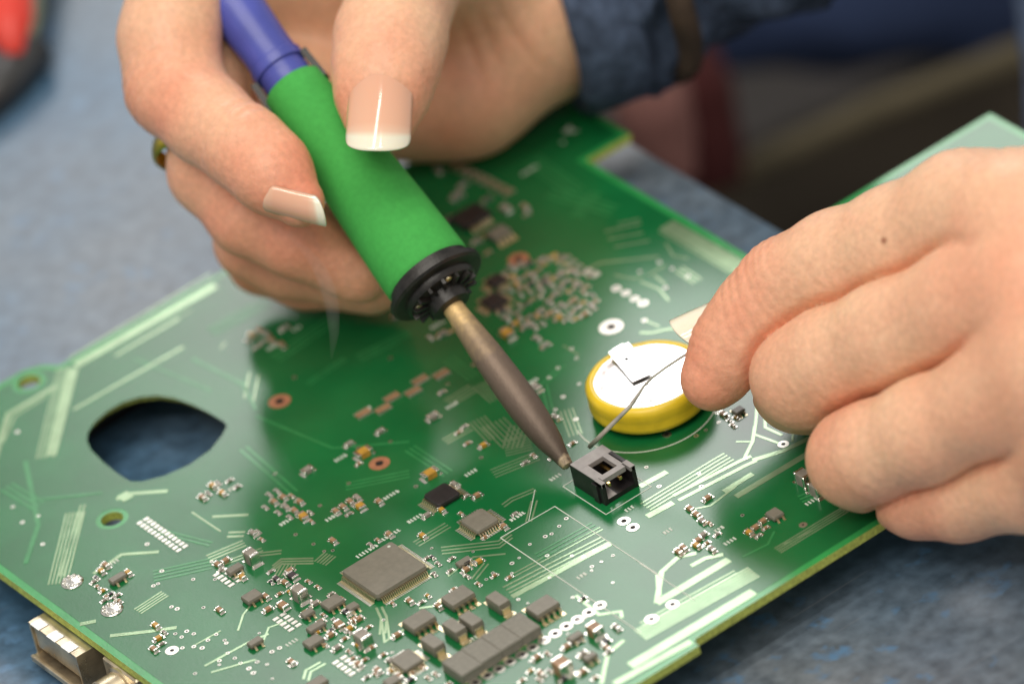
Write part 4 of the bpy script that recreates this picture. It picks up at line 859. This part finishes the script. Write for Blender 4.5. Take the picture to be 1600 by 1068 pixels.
bp2 = [(P(1530, 300, 52), 7, 1.3), (P(1570, 440, 48), 8, 1.2), (P(1600, 575, 40), 8, 1.0)]+[(P(1545+k*12, 306+k*5, 52), 4, .55) for k in range(8)]+[(P(1262, 560, 24), 6, .5), (P(1225, 425, 34), 6, .7)]
hl = link('hand', build_hand([index2, middle2, ring2, pinky2, thumb2], palm2, 9.0, .8, cr2, fl2, {1: (3., 1.7, 1.0), 2: (3., 1.7, 1.0), 3: (3., 1.4, 1.0)}, bumps=bp2, moles=[(P(1286, 464, 33)+TOCAM*7.2, 1.0), (P(1377, 377, 38)+TOCAM*9, .5)]), PERSON, label='hand with bent fingers holding the solder wire')
nail(hl, P(1146, 462, 22), P(1046, 504, 20.5), UP*.90-RT*.40+TOCAM*.5, 9.4, arc=1.15, white=.62, bend=.05)

# ------------------------------------------------------------------ clothes and the far, blurred part of the worker
def cloth_tube(name, pts, rads, m, amp, freq, n=72, sub=10, lab=None, cuff=None):
    pts = [Vector(p) for p in pts]; Q, Rr = [], []
    for i in range(len(pts)-1):
        for k in range(sub): t = k/sub; Q.append(pts[i].lerp(pts[i+1], t)); Rr.append(rads[i]*(1-t)+rads[i+1]*t)
    Q.append(pts[-1]); Rr.append(rads[-1]); b = MB(); b.tube(Q, Rr, n)
    for i, v in enumerate(b.v):
        c = Q[min(i//n, len(Q)-1)]; d = Vector(v)-c; nn = noise.fractal(Vector(v)*freq, .9, 2.1, 4)
        b.v[i] = tuple(Vector(v)+d.normalized()*nn*amp)
    return b.build(name, [m], PERSON, smooth=True, label=lab)
cloth_tube('sleeve', [P(862, 10, 19), P(930, -10, 19), P(1040, -70, 20), P(1200, -200, 30)], [17, 18.5, 19, 24], 'denim', 4.5, .075, lab='dark blue denim sleeve over the wrist of the iron hand')
b = MB(); qa = (P(930, -10, 19)-P(862, 10, 19)).normalized()
b.lathe([(16.8, -.5), (19.0, -1), (20.0, .8), (20.3, 6), (20.0, 10.5), (19.0, 11.5), (18, 11)], 64, P(868, 8, 19), qa, cap=False)
for i, v in enumerate(b.v): b.v[i] = tuple(Vector(v)+noise.noise_vector(Vector(v)*.12)*.9)
b.build('cuff', ['denim'], PERSON, smooth=True)
b = MB(); qs = (P(1040, -70, 20)-P(930, -10, 19)).normalized()
b.lathe([(18.6, -2.2), (20.6, -1.6), (21.2, 0), (20.6, 1.6), (18.6, 2.2)], 64, P(985, -35, 19.5), qs, cap=False)
for i, v in enumerate(b.v): b.v[i] = tuple(Vector(v)+noise.noise_vector(Vector(v)*.10)*1.2)
b.build('fold_shade_band', ['fold_shade'], PERSON, smooth=True)  # dark ring standing in for shade where the sleeve folds
cloth_tube('shirt', [PD(1000, -60, 330), PD(1300, -50, 330), PD(1700, -110, 340)], [22, 23, 24], 'shirt', 6, .02, lab='dark navy shirt front behind the bench')
cloth_tube('trousers', [PD(1040, 620, 360), PD(1300, 470, 350), PD(1620, 340, 360), PD(1900, 230, 380)], [40, 40, 42, 50], 'trousers', 4, .02)
cloth_tube('lit_fold', [PD(1080, 320, 285), PD(1200, 250, 283), PD(1380, 165, 285), PD(1580, 90, 290), PD(1700, 50, 295)], [2.6, 2.8, 3.0, 3.0, 3.0], 'lit_fold_tone', .5, .05)  # thin paler tube standing in for light on the lap's fold
cloth_tube('forearm_sleeve', [PD(1655, -160, 120), PD(1660, 60, 110), PD(1690, 300, 90)], [10, 9, 9], 'denim', 1.5, .04)
cloth_tube('shaded_skin', [PD(985, 60, 200), PD(1020, 170, 195), PD(1060, 280, 200)], [7, 8, 4.5], 'dusky', 1.2, .06, lab='blurred dusky pink skin below the sleeve, shade put into its colour')  # skin showing under the sleeve, its shade painted in
cloth_tube('shaded_skin_back', [PD(1050, 40, 260), PD(1085, 150, 255), PD(1120, 290, 260)], [7, 8, 5], 'maroon', 1.2, .06)  # dark tube standing in for that skin's shaded far side

# ------------------------------------------------------------------ pliers at the far left
PL = thing('pliers', 'pliers with red and grey handles at the far left of the mat', 'pliers', P(0, 0, MATZ))
def zz(px, py, dz): return P(px, py, MATZ+dz)-P(0, 0, MATZ)
b = MB(); b.tube([zz(-60, -260, 8), zz(-10, -120, 9), zz(8, -20, 9), zz(14, 40, 8.5), zz(24, 88, 7)], [5, 6, 6.2, 5.0, 1.5], 16); b.build('red_grip', ['red_handle'], PL, smooth=True)
b = MB(); b.tube([zz(50, -260, 8), zz(52, -120, 8), zz(44, -20, 8), zz(46, 30, 7.5), zz(48, 62, 7)], [4, 4.5, 3.2, 2.6, 1.2], 16); b.build('grey_grip', ['grey_handle'], PL, smooth=True)
b = MB(); b.tube([zz(20, 70, 4), zz(40, 85, 4), zz(0, 140, 3), zz(-60, 200, 3)], [3.5, 5, 4, 2], 14); b.build('jaw', ['plier_steel'], PL, smooth=True)

# ------------------------------------------------------------------ a thin wisp of flux smoke
m = bpy.data.materials.new('smoke'); m.use_nodes = True; N, L = nodes(m); N.remove(N['Principled BSDF'])
pv = N.new('ShaderNodeVolumePrincipled'); pv.inputs['Color'].default_value = (.95, .93, .9, 1); pv.inputs['Density'].default_value = .022
L.new(pv.outputs['Volume'], N['Material Output'].inputs['Volume']); MATS['smoke'] = m
b = MB()
for pl, rs in (([(455, 372, 36), (478, 392, 36), (496, 414, 36), (507, 436, 36), (515, 460, 36), (520, 486, 36), (522, 520, 36), (518, 560, 36)], [.3, .8, 1.1, 1.3, 1.3, 1.2, .9, .2]),):
    b.tube([P(*q) for q in pl], rs, 12)
o = b.build('smoke', ['smoke'], None, smooth=True); o['kind'] = 'stuff'; o['label'] = 'faint wisp of smoke curling beside the iron'; o['category'] = 'smoke'
